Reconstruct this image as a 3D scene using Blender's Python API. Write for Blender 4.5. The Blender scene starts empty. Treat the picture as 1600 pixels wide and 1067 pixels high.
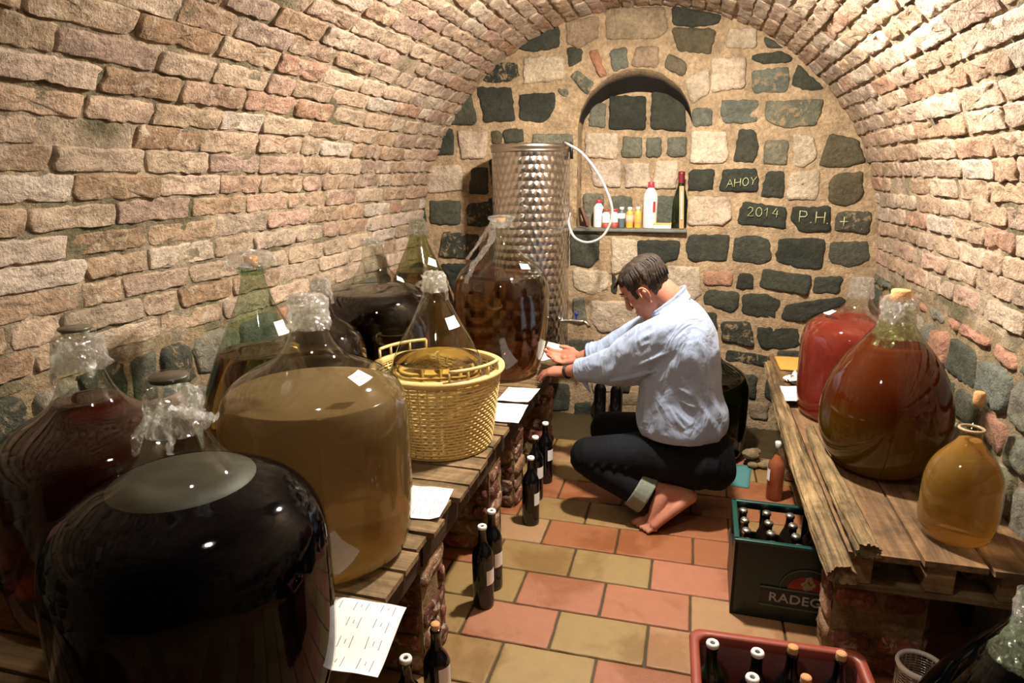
import bpy, bmesh, math, random
from mathutils import Vector, Matrix, noise, Euler
from mathutils.bvhtree import BVHTree

# ---------------------------------------------------------------- camera, world, lights, exposure
scene = bpy.context.scene
COL = scene.collection
FPX = 1032.55
PITCH, YAW, ROLL = 0.249, 0.263, -0.007
cam_data = bpy.data.cameras.new('camera')
cam_data.sensor_width = 36.0
cam_data.lens = FPX / 1600 * 36
cam_data.clip_start = 0.02
cam = bpy.data.objects.new('camera', cam_data)
COL.objects.link(cam)
_fwd = Vector((-math.sin(YAW) * math.cos(PITCH), math.cos(YAW) * math.cos(PITCH), -math.sin(PITCH)))
_right = Vector((math.cos(YAW), math.sin(YAW), 0))
_up = _right.cross(_fwd)
_r2 = _right * math.cos(ROLL) + _up * math.sin(ROLL)
_u2 = -_right * math.sin(ROLL) + _up * math.cos(ROLL)
cam.matrix_world = Matrix(((_r2.x, _u2.x, -_fwd.x, 0), (_r2.y, _u2.y, -_fwd.y, 0), (_r2.z, _u2.z, -_fwd.z, 1.468), (0, 0, 0, 1)))
scene.camera = cam

world = bpy.data.worlds.new('cellar_dark')
scene.world = world
world.use_nodes = True
world.node_tree.nodes['Background'].inputs[0].default_value = (0.9, 0.75, 0.55, 1)
world.node_tree.nodes['Background'].inputs[1].default_value = 0.004

def bulb(name, loc, power, radius, color):
    l = bpy.data.lights.new(name, 'POINT')
    l.shadow_soft_size = radius
    l.energy = power
    l.color = color
    o = bpy.data.objects.new(name, l)
    o.location = loc
    COL.objects.link(o)
    return o
LAMPS = [((-0.12, 2.42, 2.205), 220.0), ((-0.36, 0.70, 2.205), 20.0)]
lamp_lights = [bulb('bulb_light', loc, pw, 0.05, (1.0, 0.92, 0.82)) for loc, pw in LAMPS]

scene.view_settings.view_transform = 'Standard'
scene.view_settings.look = 'None'
scene.view_settings.gamma = 1.0
scene.view_settings.exposure = 0.38
scene.cycles.transparent_max_bounces = 24
scene.cycles.max_bounces = 14
scene.cycles.transmission_bounces = 14
try: scene.view_settings.use_curve_mapping = False
except Exception: pass

# ---------------------------------------------------------------- helpers
R = random.Random(11)
def lin(c):
    c = c / 255.0
    return c / 12.92 if c <= 0.04045 else ((c + 0.055) / 1.055) ** 2.4
def rgb(r, g, b, a=1.0): return (lin(r), lin(g), lin(b), a)
def V(*a): return Vector(a)
def nz(x, y, z, s=1.0): return noise.noise(Vector((x * s, y * s, z * s)))
def fbm(x, y, z, s=1.0, o=3):
    t = 0; a = 1; 
    for i in range(o):
        t += a * noise.noise(Vector((x * s + 7.1 * i, y * s, z * s))); a *= .5; s *= 2.1
    return t

class MB:
    """collects geometry for ONE mesh object"""
    def __init__(s): s.v = []; s.f = []; s.c = {}; s.m = []; s.uv = None
    def add(s, verts, faces, col=None, mi=0):
        n = len(s.v)
        s.v += [tuple(p) for p in verts]
        for f in faces: s.f.append([i + n for i in f]); s.m.append(mi)
        if col is not None:
            for i in range(len(verts)): s.c[n + i] = col
        return n
    def box(s, lo, hi, mi=0, M=None, col=None, bev=0.0):
        x0, y0, z0 = lo; x1, y1, z1 = hi
        if bev <= 0:
            p = [(x0,y0,z0),(x1,y0,z0),(x1,y1,z0),(x0,y1,z0),(x0,y0,z1),(x1,y0,z1),(x1,y1,z1),(x0,y1,z1)]
            f = [(0,3,2,1),(4,5,6,7),(0,1,5,4),(1,2,6,5),(2,3,7,6),(3,0,4,7)]
        else:
            bm = bmesh.new(); bmesh.ops.create_cube(bm, size=1)
            for q in bm.verts:
                q.co = V((x0+x1)/2 + q.co.x*(x1-x0), (y0+y1)/2 + q.co.y*(y1-y0), (z0+z1)/2 + q.co.z*(z1-z0))
            bmesh.ops.bevel(bm, geom=list(bm.edges), offset=bev, segments=2, affect='EDGES', profile=.6)
            bm.verts.index_update()
            p = [q.co.copy() for q in bm.verts]; f = [[q.index for q in fc.verts] for fc in bm.faces]; bm.free()
        if M is not None: p = [M @ Vector(q) for q in p]
        s.add(p, f, col, mi)
    def lathe(s, prof, seg=32, c=(0,0), z0=0, mi=0, M=None, wob=None):
        P = []; F = []
        n = len(prof)
        for i, (r, z) in enumerate(prof):
            for k in range(seg):
                a = 2 * math.pi * k / seg
                rr = r
                if wob: rr = r + wob(a, z, r)
                P.append(V(c[0] + rr * math.cos(a), c[1] + rr * math.sin(a), z0 + z))
        for i in range(n - 1):
            for k in range(seg):
                k2 = (k + 1) % seg
                F.append((i*seg+k, i*seg+k2, (i+1)*seg+k2, (i+1)*seg+k))
        if M is not None: P = [M @ p for p in P]
        s.add(P, F, None, mi)
    def tube(s, pts, rad, seg=10, mi=0, cap=True, up=None, flat=1.0):
        """swept tube; rad float or list, flat = ratio of second axis"""
        pts = [Vector(p) for p in pts]; n = len(pts)
        P = []; F = []
        ref = Vector(up) if up else None
        prev = None
        for i, p in enumerate(pts):
            d = (pts[min(i+1, n-1)] - pts[max(i-1, 0)]).normalized()
            if ref is not None: a = ref.cross(d)
            elif prev is not None: a = prev - d * prev.dot(d)
            else: a = d.cross(V(0,0,1)) if abs(d.z) < .9 else d.cross(V(1,0,0))
            a.normalize(); b = d.cross(a); prev = a
            r = rad[i] if isinstance(rad, (list, tuple)) else rad
            if isinstance(r, (list, tuple)): ra, rb = r
            else: ra, rb = r, r * flat
            for k in range(seg):
                t = 2 * math.pi * k / seg
                P.append(p + a * (ra * math.cos(t)) + b * (rb * math.sin(t)))
        for i in range(n-1):
            for k in range(seg):
                k2 = (k+1) % seg
                F.append((i*seg+k, i*seg+k2, (i+1)*seg+k2, (i+1)*seg+k))
        if cap:
            F.append(tuple(range(seg))[::-1]); F.append(tuple((n-1)*seg + k for k in range(seg)))
        s.add(P, F, None, mi)
    def capsule(s, p0, p1, r0, r1, seg=12, mi=0, flat=1.0, up=None):
        p0 = Vector(p0); p1 = Vector(p1); d = (p1 - p0)
        L = d.length or 1e-6; d = d / L
        pts = []; rad = []
        for k in (0, 20, 45, 70):
            a = math.radians(90 - k); pts.append(p0 - d * r0 * math.sin(a) * .999); rad.append(max(r0 * math.cos(a), 1e-4))
        pts.append(p0); rad.append(r0); pts.append(p1); rad.append(r1)
        for k in (70, 45, 20, 0):
            a = math.radians(90 - k); pts.append(p1 + d * r1 * math.sin(a) * .999); rad.append(max(r1 * math.cos(a), 1e-4))
        s.tube(pts, rad, seg, mi, True, up, flat)
    def ball(s, c, r, seg=16, rings=10, mi=0, M=None):
        if not isinstance(r, (tuple, list)): r = (r, r, r)
        P = []; F = []
        for i in range(rings + 1):
            t = math.pi * i / rings
            for k in range(seg):
                a = 2 * math.pi * k / seg
                q = V(r[0]*math.sin(t)*math.cos(a), r[1]*math.sin(t)*math.sin(a), -r[2]*math.cos(t))
                if M is not None: q = M @ q
                P.append(q + Vector(c))
        for i in range(rings):
            for k in range(seg):
                k2 = (k+1) % seg
                F.append((i*seg+k, i*seg+k2, (i+1)*seg+k2, (i+1)*seg+k))
        s.add(P, F, None, mi)
    def build(s, name, mats, parent=None, smooth=True, merge=0.0, angle=None):
        me = bpy.data.meshes.new(name)
        me.from_pydata(s.v, [], s.f)
        if not isinstance(mats, (list, tuple)): mats = [mats]
        for m in mats: me.materials.append(m)
        if len(mats) > 1: me.polygons.foreach_set('material_index', s.m)
        if s.c:
            at = me.color_attributes.new('Col', 'FLOAT_COLOR', 'POINT')
            buf = []
            for i in range(len(s.v)):
                c = s.c.get(i, (.5, .4, .3, 0)); buf += list(c[:4]) if len(c) > 3 else list(c) + [0]
            at.data.foreach_set('color', buf)
        if merge > 0:
            bm = bmesh.new(); bm.from_mesh(me); bmesh.ops.remove_doubles(bm, verts=bm.verts, dist=merge)
            bmesh.ops.recalc_face_normals(bm, faces=bm.faces); bm.to_mesh(me); bm.free()
        me.polygons.foreach_set('use_smooth', [smooth] * len(me.polygons))
        me.update()
        if angle is not None and hasattr(me, 'set_sharp_from_angle'): me.set_sharp_from_angle(angle=math.radians(angle))
        o = bpy.data.objects.new(name, me)
        COL.objects.link(o)
        if parent is not None: o.parent = parent
        return o

def tag(o, label, cat, group=None):
    o['label'] = label; o['category'] = cat
    if group: o['group'] = group
    return o
def empty(name, loc=(0, 0, 0), rot=(0, 0, 0)):
    o = bpy.data.objects.new(name, None); o.empty_display_size = .05
    o.location = loc; o.rotation_euler = rot
    COL.objects.link(o); return o
def structure(o): o['kind'] = 'structure'; return o
def copy_thing(root):
    r = root.copy(); COL.objects.link(r)
    for ch in root.children:
        c = ch.copy(); COL.objects.link(c); c.parent = r
        for g in ch.children:
            d = g.copy(); COL.objects.link(d); d.parent = c
    return r
def smooth_pts(pts, n=6):
    """Catmull-Rom through points of any dimension"""
    out = []
    P = [tuple(p) for p in pts]
    for i in range(len(P) - 1):
        a = P[max(i-1, 0)]; b = P[i]; c = P[i+1]; d = P[min(i+2, len(P)-1)]
        for k in range(n):
            t = k / n
            out.append(tuple(.5*((2*b[j]) + (-a[j]+c[j])*t + (2*a[j]-5*b[j]+4*c[j]-d[j])*t*t + (-a[j]+3*b[j]-3*c[j]+d[j])*t**3) for j in range(len(b))))
    out.append(P[-1]); return out

# ---------------------------------------------------------------- materials
class NT:
    def __init__(s, name):
        s.m = bpy.data.materials.new(name); s.m.use_nodes = True
        s.t = s.m.node_tree; s.n = s.t.nodes; s.l = s.t.links
        s.b = s.n['Principled BSDF']; s.out = s.n['Material Output']
        s.tc = s.n.new('ShaderNodeTexCoord'); s.obj = s.tc.outputs['Object']
    def map(s, scale=(1,1,1), src=None):
        m = s.n.new('ShaderNodeMapping'); m.inputs['Scale'].default_value = scale
        s.l.new(src or s.obj, m.inputs[0]); return m.outputs[0]
    def noise(s, scale, detail=4, rough=.6, vec=None, dist=0):
        n = s.n.new('ShaderNodeTexNoise'); n.inputs['Scale'].default_value = scale
        n.inputs['Detail'].default_value = detail; n.inputs['Roughness'].default_value = rough
        n.inputs['Distortion'].default_value = dist
        s.l.new(vec or s.obj, n.inputs['Vector']); return n.outputs['Fac']
    def ramp(s, fac, stops):
        r = s.n.new('ShaderNodeValToRGB'); e = r.color_ramp.elements
        while len(e) < len(stops): e.new(.5)
        for i, (p, c) in enumerate(stops): e[i].position = p; e[i].color = c if len(c) == 4 else (*c, 1)
        s.l.new(fac, r.inputs[0]); return r.outputs[0]
    def mix(s, fac, a, b, mode='MIX'):
        m = s.n.new('ShaderNodeMix'); m.data_type = 'RGBA'; m.blend_type = mode
        for i, x in ((0, fac), (6, a), (7, b)):
            if hasattr(x, 'links'): s.l.new(x, m.inputs[i])
            else: m.inputs[i].default_value = x
        return m.outputs[2]
    def math(s, op, a, b=0.0, clamp=False):
        m = s.n.new('ShaderNodeMath'); m.operation = op; m.use_clamp = clamp
        for i, x in ((0, a), (1, b)):
            if hasattr(x, 'links'): s.l.new(x, m.inputs[i])
            else: m.inputs[i].default_value = x
        return m.outputs[0]
    def bump(s, h, strength=.5, dist=.01, normal=None):
        b = s.n.new('ShaderNodeBump'); b.inputs['Strength'].default_value = strength
        b.inputs['Distance'].default_value = dist; s.l.new(h, b.inputs['Height'])
        if normal is not None: s.l.new(normal, b.inputs['Normal'])
        return b.outputs[0]
    def col(s, c):
        if hasattr(c, 'links'): s.l.new(c, s.b.inputs['Base Color'])
        else: s.b.inputs['Base Color'].default_value = c
    def set(s, **k):
        for a, v in k.items():
            nm = a.replace('_', ' ')
            for key in s.b.inputs.keys():
                if key.lower() == nm.lower():
                    if hasattr(v, 'links'): s.l.new(v, s.b.inputs[key])
                    else: s.b.inputs[key].default_value = v
    def normal(s, x): s.l.new(x, s.b.inputs['Normal'])

def plain(name, c, rough=.5, metal=0.0, var=.15, bump=.0, bscale=60, spec=.5, coat=0):
    t = NT(name)
    n = t.noise(14, 4)
    d = tuple(x * (1 - var) for x in c[:3]) + (1,); l = tuple(min(1, x * (1 + var)) for x in c[:3]) + (1,)
    t.col(t.ramp(n, [(.3, d), (.7, l)]))
    t.set(roughness=rough, metallic=metal, specular_ior_level=spec, coat_weight=coat)
    if bump: t.normal(t.bump(t.noise(bscale, 4), bump, .004))
    return t.m

def masonry(name, dirt=.5, mott=rgb(150, 128, 96), spec=.25):
    t = NT(name)
    a = t.n.new('ShaderNodeVertexColor'); a.layer_name = 'Col'
    base = a.outputs['Color']
    n1 = t.noise(9, 5, .65); n2 = t.noise(55, 4, .7); n3 = t.noise(26, 5, .7, dist=.4)
    k = t.mix(t.ramp(n1, [(.35, (0,0,0,1)), (.7, (1,1,1,1))]), (.68,.66,.62,1), (1.20,1.17,1.13,1))
    c = t.mix(1.0, base, k, 'MULTIPLY')
    k2 = t.mix(t.ramp(n2, [(.3, (0,0,0,1)), (.72, (1,1,1,1))]), (.66,.64,.61,1), (1.27,1.26,1.24,1))
    c = t.mix(1.0, c, k2, 'MULTIPLY')
    # lime and mortar smears where the attribute's alpha asks for them
    sm = t.math('MULTIPLY', t.ramp(n3, [(.53, (0,0,0,1)), (.62, (1,1,1,1))]), a.outputs['Alpha'])
    c = t.mix(sm, c, mott)
    t.col(c)
    t.set(roughness=.88, specular_ior_level=spec)
    h = t.math('ADD', t.math('MULTIPLY', n2, .6), t.math('MULTIPLY', t.noise(130, 5, .7), .5))
    h = t.math('ADD', h, t.math('MULTIPLY', n3, .9))
    t.normal(t.bump(h, .95, .016))
    return t.m
M_brick = masonry('old_brick', mott=rgb(200, 182, 158))
M_stone = masonry('rubble_stone', spec=.4)

def wood(name, dark, light, axis, rough=.75, grain=1.0):
    t = NT(name)
    sc = {'x': (2.2, 30, 30), 'y': (30, 2.2, 30), 'z': (30, 30, 2.2)}[axis]
    v = t.map(sc)
    g = t.noise(1.0, 6, .65, v, .6)
    g2 = t.noise(4, 3)
    c = t.ramp(g, [(.28, dark), (.5, tuple((a + b) / 2 for a, b in zip(dark, light))), (.72, light)])
    c = t.mix(t.math('MULTIPLY', t.ramp(t.noise(5, 6, .7, dist=.8), [(.45, (0,0,0,1)), (.68, (1,1,1,1))]), .75), c, tuple(x * .42 for x in dark[:3]) + (1,))
    c = t.mix(1.0, c, t.mix(t.noise(60, 4, .7), (.72,.70,.68,1), (1.2,1.2,1.18,1)), 'MULTIPLY')
    t.col(c); t.set(roughness=rough, specular_ior_level=.3)
    t.normal(t.bump(t.math('ADD', g, t.math('MULTIPLY', t.noise(90, 3), .2)), .55 * grain, .008))
    return t.m
M_board_x = wood('weathered_board', rgb(84, 66, 42), rgb(164, 136, 98), 'x')
M_board_y = wood('old_grey_board', rgb(74, 56, 38), rgb(158, 122, 84), 'y')
M_beam_y = wood('dark_beam', rgb(40, 27, 17), rgb(82, 60, 38), 'y')
M_log = wood('rough_log', rgb(62, 48, 30), rgb(190, 160, 112), 'y', grain=3.0)
M_block = wood('pallet_block_wood', rgb(130, 100, 62), rgb(182, 150, 104), 'x')

def glass_thin(name, tint=(1, 1, 1), boost=1.0):
    t = NT(name)
    tr = t.n.new('ShaderNodeBsdfTransparent'); tr.inputs[0].default_value = (*tint, 1)
    gl = t.n.new('ShaderNodeBsdfGlossy'); gl.inputs['Roughness'].default_value = .045
    lw = t.n.new('ShaderNodeFresnel'); ge = t.n.new('ShaderNodeNewGeometry')
    # thin pane: the same reflectance from either side
    t.l.new(t.math('ADD', 1.5, t.math('MULTIPLY', ge.outputs['Backfacing'], 1/1.5 - 1.5)), lw.inputs['IOR'])
    f = t.math('MULTIPLY', lw.outputs[0], boost, True)
    nb = t.bump(t.noise(7, 2), .05, .02)
    t.l.new(nb, gl.inputs['Normal'])
    mx = t.n.new('ShaderNodeMixShader')
    t.l.new(f, mx.inputs[0]); t.l.new(tr.outputs[0], mx.inputs[1]); t.l.new(gl.outputs[0], mx.inputs[2])
    t.l.new(mx.outputs[0], t.out.inputs[0])
    return t.m
M_glass = glass_thin('clear_glass', (.90, .93, .88), 1.25)
M_glass_dark = glass_thin('clear_glass_jar', (.90, .93, .88), .7)
M_glass_green = glass_thin('green_glass', (.70, .80, .68), 1.1)
M_glass_olive = glass_thin('olive_glass', (.66, .70, .48), 1.1)
M_glass_teal = glass_thin('teal_glass', (.38, .52, .50), 1.6)

def liquid(name, tint, dens, turb=0.0, turbc=(.3, .2, .05), turbz=None, rough=0.0, ior=1.33):
    """clear to cloudy drink: absorbing volume, refracting surface, share of scattering haze.
    turbz = (z_low, z_high, low_colour, high_colour): haze colour blended by height"""
    t = NT(name)
    t.set(roughness=rough, transmission_weight=1.0, ior=ior, specular_ior_level=.1)
    t.col((1, 1, 1, 1))
    if turb > 0:
        df = t.n.new('ShaderNodeBsdfDiffuse'); tl = t.n.new('ShaderNodeBsdfTranslucent')
        if turbz:
            sp = t.n.new('ShaderNodeSeparateXYZ'); t.l.new(t.obj, sp.inputs[0])
            mr = t.n.new('ShaderNodeMapRange'); mr.inputs[1].default_value = turbz[0]; mr.inputs[2].default_value = turbz[1]
            t.l.new(t.math('ADD', sp.outputs[2], t.math('MULTIPLY', t.noise(6, 3), .05)), mr.inputs[0])
            c = t.mix(mr.outputs[0], turbz[2], turbz[3])
            t.l.new(c, df.inputs[0]); t.l.new(c, tl.inputs[0])
        else:
            df.inputs[0].default_value = (*turbc, 1); tl.inputs[0].default_value = (*turbc, 1)
        ms = t.n.new('ShaderNodeMixShader'); ms.inputs[0].default_value = .45
        t.l.new(df.outputs[0], ms.inputs[1]); t.l.new(tl.outputs[0], ms.inputs[2])
        mx = t.n.new('ShaderNodeMixShader'); mx.inputs[0].default_value = turb
        t.l.new(t.b.outputs[0], mx.inputs[1]); t.l.new(ms.outputs[0], mx.inputs[2])
        t.l.new(mx.outputs[0], t.out.inputs[0])
    va = t.n.new('ShaderNodeVolumeAbsorption'); va.inputs[0].default_value = (*tint, 1); va.inputs[1].default_value = dens
    t.l.new(va.outputs[0], t.out.inputs['Volume'])
    return t.m
L_black = plain('black_wine', (.0012, .0012, .0022), .5, spec=.0)
L_darkred = liquid('dark_red_wine', (.62, .13, .08), 16, .10, (.20, .02, .012))
L_beige = liquid('cloudy_golden_wine', (.84, .68, .38), 5.0, .50, turbz=(.0, .22, rgb(206, 168, 66), rgb(158, 130, 88)), rough=.12)
L_amber = liquid('amber_wine', (.92, .60, .26), 5)
L_brown = liquid('brown_wine', (.78, .48, .20), 11)
L_dkbrown = liquid('dark_brown_wine', (.62, .28, .12), 17)
L_gold = liquid('golden_wine', (.96, .80, .42), 3.5)
L_red = liquid('rose_red_wine', (.88, .32, .24), 7.0, .45, rgb(190, 74, 58)[:3])
L_pear = liquid('graded_brown_wine', (.80, .45, .22), 8, .85, turbz=(.08, .30, rgb(176, 146, 66), rgb(140, 60, 34)))
L_small = liquid('hazy_apricot_wine', (.95, .70, .28), 5, .34, rgb(216, 164, 80)[:3])
L_olive = liquid('olive_wine', (.66, .66, .30), 6, .25, rgb(120, 120, 50)[:3])
L_pink = liquid('pink_wine', (.95, .55, .40), 3, .7, rgb(232, 140, 100)[:3])

def film_mat(name='cling_film', base=.05):
    t = NT(name)
    tr = t.n.new('ShaderNodeBsdfTransparent'); tr.inputs[0].default_value = (.93, .92, .88, 1)
    gl = t.n.new('ShaderNodeBsdfGlossy'); gl.inputs['Roughness'].default_value = .10; gl.inputs[0].default_value = (1, 1, 1, 1)
    tl = t.n.new('ShaderNodeBsdfTranslucent'); tl.inputs[0].default_value = (.95, .93, .90, 1)
    nb = t.bump(t.math('ADD', t.noise(60, 5, .7, dist=1.2), t.noise(160, 3)), 1.0, .02)
    t.l.new(nb, gl.inputs['Normal'])
    m1 = t.n.new('ShaderNodeMixShader'); m1.inputs[0].default_value = .4
    t.l.new(gl.outputs[0], m1.inputs[1]); t.l.new(tl.outputs[0], m1.inputs[2])
    mx = t.n.new('ShaderNodeMixShader')
    fr = t.n.new('ShaderNodeLayerWeight'); fr.inputs[0].default_value = .45; t.l.new(nb, fr.inputs['Normal'])
    t.l.new(t.math('ADD', t.math('MULTIPLY', t.ramp(t.noise(34, 4, .7, dist=1.5), [(.48, (0,0,0,1)), (.62, (1,1,1,1))]), .55), t.math('ADD', t.math('MULTIPLY', fr.outputs['Facing'], .45), base), True), mx.inputs[0])
    t.l.new(tr.outputs[0], mx.inputs[1]); t.l.new(m1.outputs[0], mx.inputs[2])
    t.l.new(mx.outputs[0], t.out.inputs[0])
    return t.m
M_film = film_mat()
M_film_white = film_mat('milky_film', .42)
M_paper = plain('white_paper', rgb(236, 230, 224), .8, var=.03)
M_ink = plain('grey_print', rgb(70, 66, 66), .8, var=.1)
M_cork = plain('cork', rgb(198, 150, 98), .9, var=.3, bump=.6, bscale=200)
M_bottle = plain('dark_bottle_glass', rgb(9, 9, 12), .07, var=.1, spec=.6)
M_bottle_green = plain('green_bottle_glass', rgb(22, 34, 20), .08, var=.2, spec=.6)
M_bottle_brown = plain('brown_bottle_glass', rgb(30, 22, 16), .10, var=.2, spec=.6)
M_white = plain('white_plastic', rgb(232, 228, 220), .45, var=.04)
M_redcap = plain('red_plastic', rgb(196, 44, 58), .4, var=.08)
M_yellow = plain('yellow_plastic', rgb(222, 168, 64), .4, var=.08)
M_metal = plain('bright_metal', rgb(205, 203, 198), .22, 1.0, .06)
M_steel = plain('brushed_steel', rgb(188, 180, 168), .3, 1.0, .06)
M_cap = plain('crown_cap_metal', rgb(206, 200, 188), .25, .9, .1)
M_blackpl = plain('black_plastic', rgb(16, 16, 18), .4)
M_blue = plain('blue_plastic', rgb(30, 44, 130), .35)
M_lens = plain('matt_lamp_body', rgb(60, 58, 54), .6)

PROFILES = {
 'barrel': [(0,.015),(.50,.012),(.68,0),(.82,.004),(.915,.03),(.965,.085),(.99,.17),(1,.30),(1,.48),(.992,.56),(.955,.625),(.88,.675),(.77,.710),(.63,.738),(.48,.762),(.355,.79),(.27,.825),(.215,.865),(.182,.910),(.166,.950),(.163,.970),(.185,.975),(.190,.990),(.172,1.0),(.140,.998)],
 'squat': [(0,.015),(.50,.012),(.68,0),(.82,.004),(.915,.03),(.965,.085),(.99,.17),(1,.28),(1,.42),(.992,.50),(.955,.565),(.885,.615),(.78,.652),(.64,.682),(.49,.708),(.36,.742),(.265,.79),(.205,.845),(.170,.90),(.152,.95),(.150,.970),(.172,.975),(.176,.990),(.158,1.0),(.128,.998)],
 'taper': [(0,.02),(.40,.012),(.52,0),(.64,.006),(.76,.05),(.86,.14),(.94,.26),(.99,.40),(1,.50),(.985,.575),(.925,.645),(.81,.700),(.65,.745),(.47,.785),(.33,.825),(.24,.865),(.19,.91),(.165,.96),(.19,.972),(.195,.988),(.175,1.0),(.145,.998)],
 'cone': [(0,.02),(.55,.012),(.72,0),(.86,.01),(.95,.06),(.995,.15),(1,.26),(.97,.37),(.89,.47),(.77,.56),(.63,.65),(.49,.73),(.36,.80),(.26,.86),(.20,.915),(.175,.955),(.17,.968),(.20,.973),(.205,.99),(.185,1.0),(.15,.998)],
 'pear': [(0,.015),(.34,.010),(.45,0),(.60,.018),(.78,.075),(.91,.15),(.985,.24),(1,.33),(.975,.43),(.90,.53),(.78,.62),(.63,.70),(.48,.765),(.35,.825),(.26,.875),(.21,.92),(.195,.96),(.215,.966),(.22,.985),(.20,1.0),(.165,.998)],
 'small': [(0,.02),(.5,.012),(.66,0),(.80,.015),(.92,.08),(.98,.18),(1,.32),(.99,.46),(.95,.56),(.87,.645),(.74,.72),(.58,.785),(.43,.84),(.33,.885),(.285,.925),(.27,.962),(.315,.970),(.32,.99),(.29,1.0),(.235,.998)],
}

# ---------------------------------------------------------------- the cellar shell
CX, CZ, RR = -0.335, 1.04, 1.29
Y0, YB = -1.7, 3.88
XL, XR = CX - RR, CX + RR
ARC = math.pi * RR
def vault_pt(y, s, h):
    """s runs up the left wall, over the arch and down the right wall; 0 = left springing line"""
    if s < 0: return V(XL + h, y, CZ + s)
    if s > ARC: return V(XR - h, y, CZ - (s - ARC))
    a = s / RR
    return V(CX - (RR - h) * math.cos(a), y, CZ + (RR - h) * math.sin(a))

def resample(poly, step):
    out = []
    n = len(poly)
    for i in range(n):
        a = poly[i]; b = poly[(i+1) % n]
        L = math.hypot(b[0]-a[0], b[1]-a[1]); k = max(1, int(round(L / step)))
        for j in range(k): out.append((a[0] + (b[0]-a[0]) * j / k, a[1] + (b[1]-a[1]) * j / k))
    return out
def relief(mb, poly, mapf, H, col, step=.025, jit=.004, rnd=.012, sink=.014, rough=.004, seed=0.0, tilt=0.0, soft=.22):
    """one stone or brick standing out of the mortar bed"""
    cx = sum(p[0] for p in poly) / len(poly); cy = sum(p[1] for p in poly) / len(poly)
    pts = resample(poly, step); n = len(pts)
    # round the corners, roughen the outline
    sm = []
    for i in range(n):
        a = pts[i-1]; b = pts[i]; c = pts[(i+1) % n]
        x = b[0]*(1-2*soft) + (a[0]+c[0])*soft; y = b[1]*(1-2*soft) + (a[1]+c[1])*soft
        k = jit * (nz(x * 40 + seed, y * 40, seed) + .6 * nz(x * 110, y * 110 + seed, seed))
        d = math.hypot(x-cx, y-cy) or 1
        sm.append((x + (x-cx) / d * k * 1.6, y + (y-cy) / d * k * 1.6))
    rings = [(0, -sink), (rnd * .22, H * .55), (rnd * .8, H * .9), (rnd * 1.9, H * 1.0)]
    tx, ty = nz(seed, 1.3, 2.2) * tilt, nz(2.7, seed, 5.1) * tilt
    P = []; F = []
    def hh(x, y): return rough * (nz(x*16+seed, y*26, seed) + .6 * nz(x*38, y*80+seed, 3)) + tx * (x-cx) + ty * (y-cy)
    for d0, h in rings:
        for (x, y) in sm:
            d = math.hypot(x-cx, y-cy) or 1; k = max(.25, 1 - d0 / d)
            X = cx + (x-cx) * k; Y = cy + (y-cy) * k
            P.append(mapf(X, Y, h + (hh(X, Y) if h > 0 else 0)))
    for sc in (.62, .3):
        for (x, y) in sm:
            d = math.hypot(x-cx, y-cy) or 1; k = max(.25, 1 - rnd * 1.9 / d) * sc
            X = cx + (x-cx) * k; Y = cy + (y-cy) * k
            P.append(mapf(X, Y, H + hh(X, Y)))
    P.append(mapf(cx, cy, H + hh(cx, cy)))
    nr = len(rings) + 2
    for i in range(nr - 1):
        for k in range(n):
            k2 = (k+1) % n
            F.append((i*n+k, i*n+k2, (i+1)*n+k2, (i+1)*n+k))
    for k in range(n): F.append(((nr-1)*n+k, (nr-1)*n+(k+1) % n, nr*n))
    mb.add(P, F, col)

BRICKS = [(rgb(204,176,150), 5), (rgb(212,188,164), 5), (rgb(196,162,130), 5), (rgb(186,148,114), 4), (rgb(222,206,190), 3),
          (rgb(198,156,136), 3), (rgb(172,136,104), 2), (rgb(188,132,102), .8), (rgb(168,140,126), 1.5), (rgb(190,166,144), 4)]
def pick(tab, rg):
    t = rg.random() * sum(w for _, w in tab)
    for c, w in tab:
        t -= w
        if t <= 0: return c
    return tab[-1][0]
def vary(c, rg, k=.08, a=0.0):
    g = (c[0]+c[1]+c[2])/3; c = tuple(q*.80 + g*.20 for q in c[:3])
    f = 1 + rg.uniform(-k, k)
    return (c[0]*f*(1+rg.uniform(-.03,.03)), c[1]*f, c[2]*f*(1+rg.uniform(-.04,.04)), a)
MORTAR = rgb(186, 168, 146); MORTAR_D = rgb(118, 112, 86)

# --- barrel vault: mortar bed with every brick standing out of it
vb = MB()
ny, ns = 250, 220
s0, s1 = -0.10, ARC + 0.10
P = []; F = []; Cc = []
for i in range(ny + 1):
    y = Y0 + (YB + .02 - Y0) * i / ny
    for j in range(ns + 1):
        s = s0 + (s1 - s0) * j / ns
        P.append(vault_pt(y, s, .001 + .0075 * fbm(y, s, 0, 9, 3)))
        k = min(1, max(0, .25 + .32 * max(0, y - .9) + 1.3 * fbm(y, s, 4, 5, 2)))
        Cc.append(tuple(MORTAR[q] * k + MORTAR_D[q] * (1-k) for q in range(3)) + (0,))
for i in range(ny):
    for j in range(ns):
        a = i * (ns+1) + j; F.append((a, a+1, a+ns+2, a+ns+1))
n0 = vb.add(P, F)
for i, c in enumerate(Cc): vb.c[n0+i] = c
rg = random.Random(5)
course = 0.0745
nc = int((s1 - s0 - .02) / course)
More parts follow.
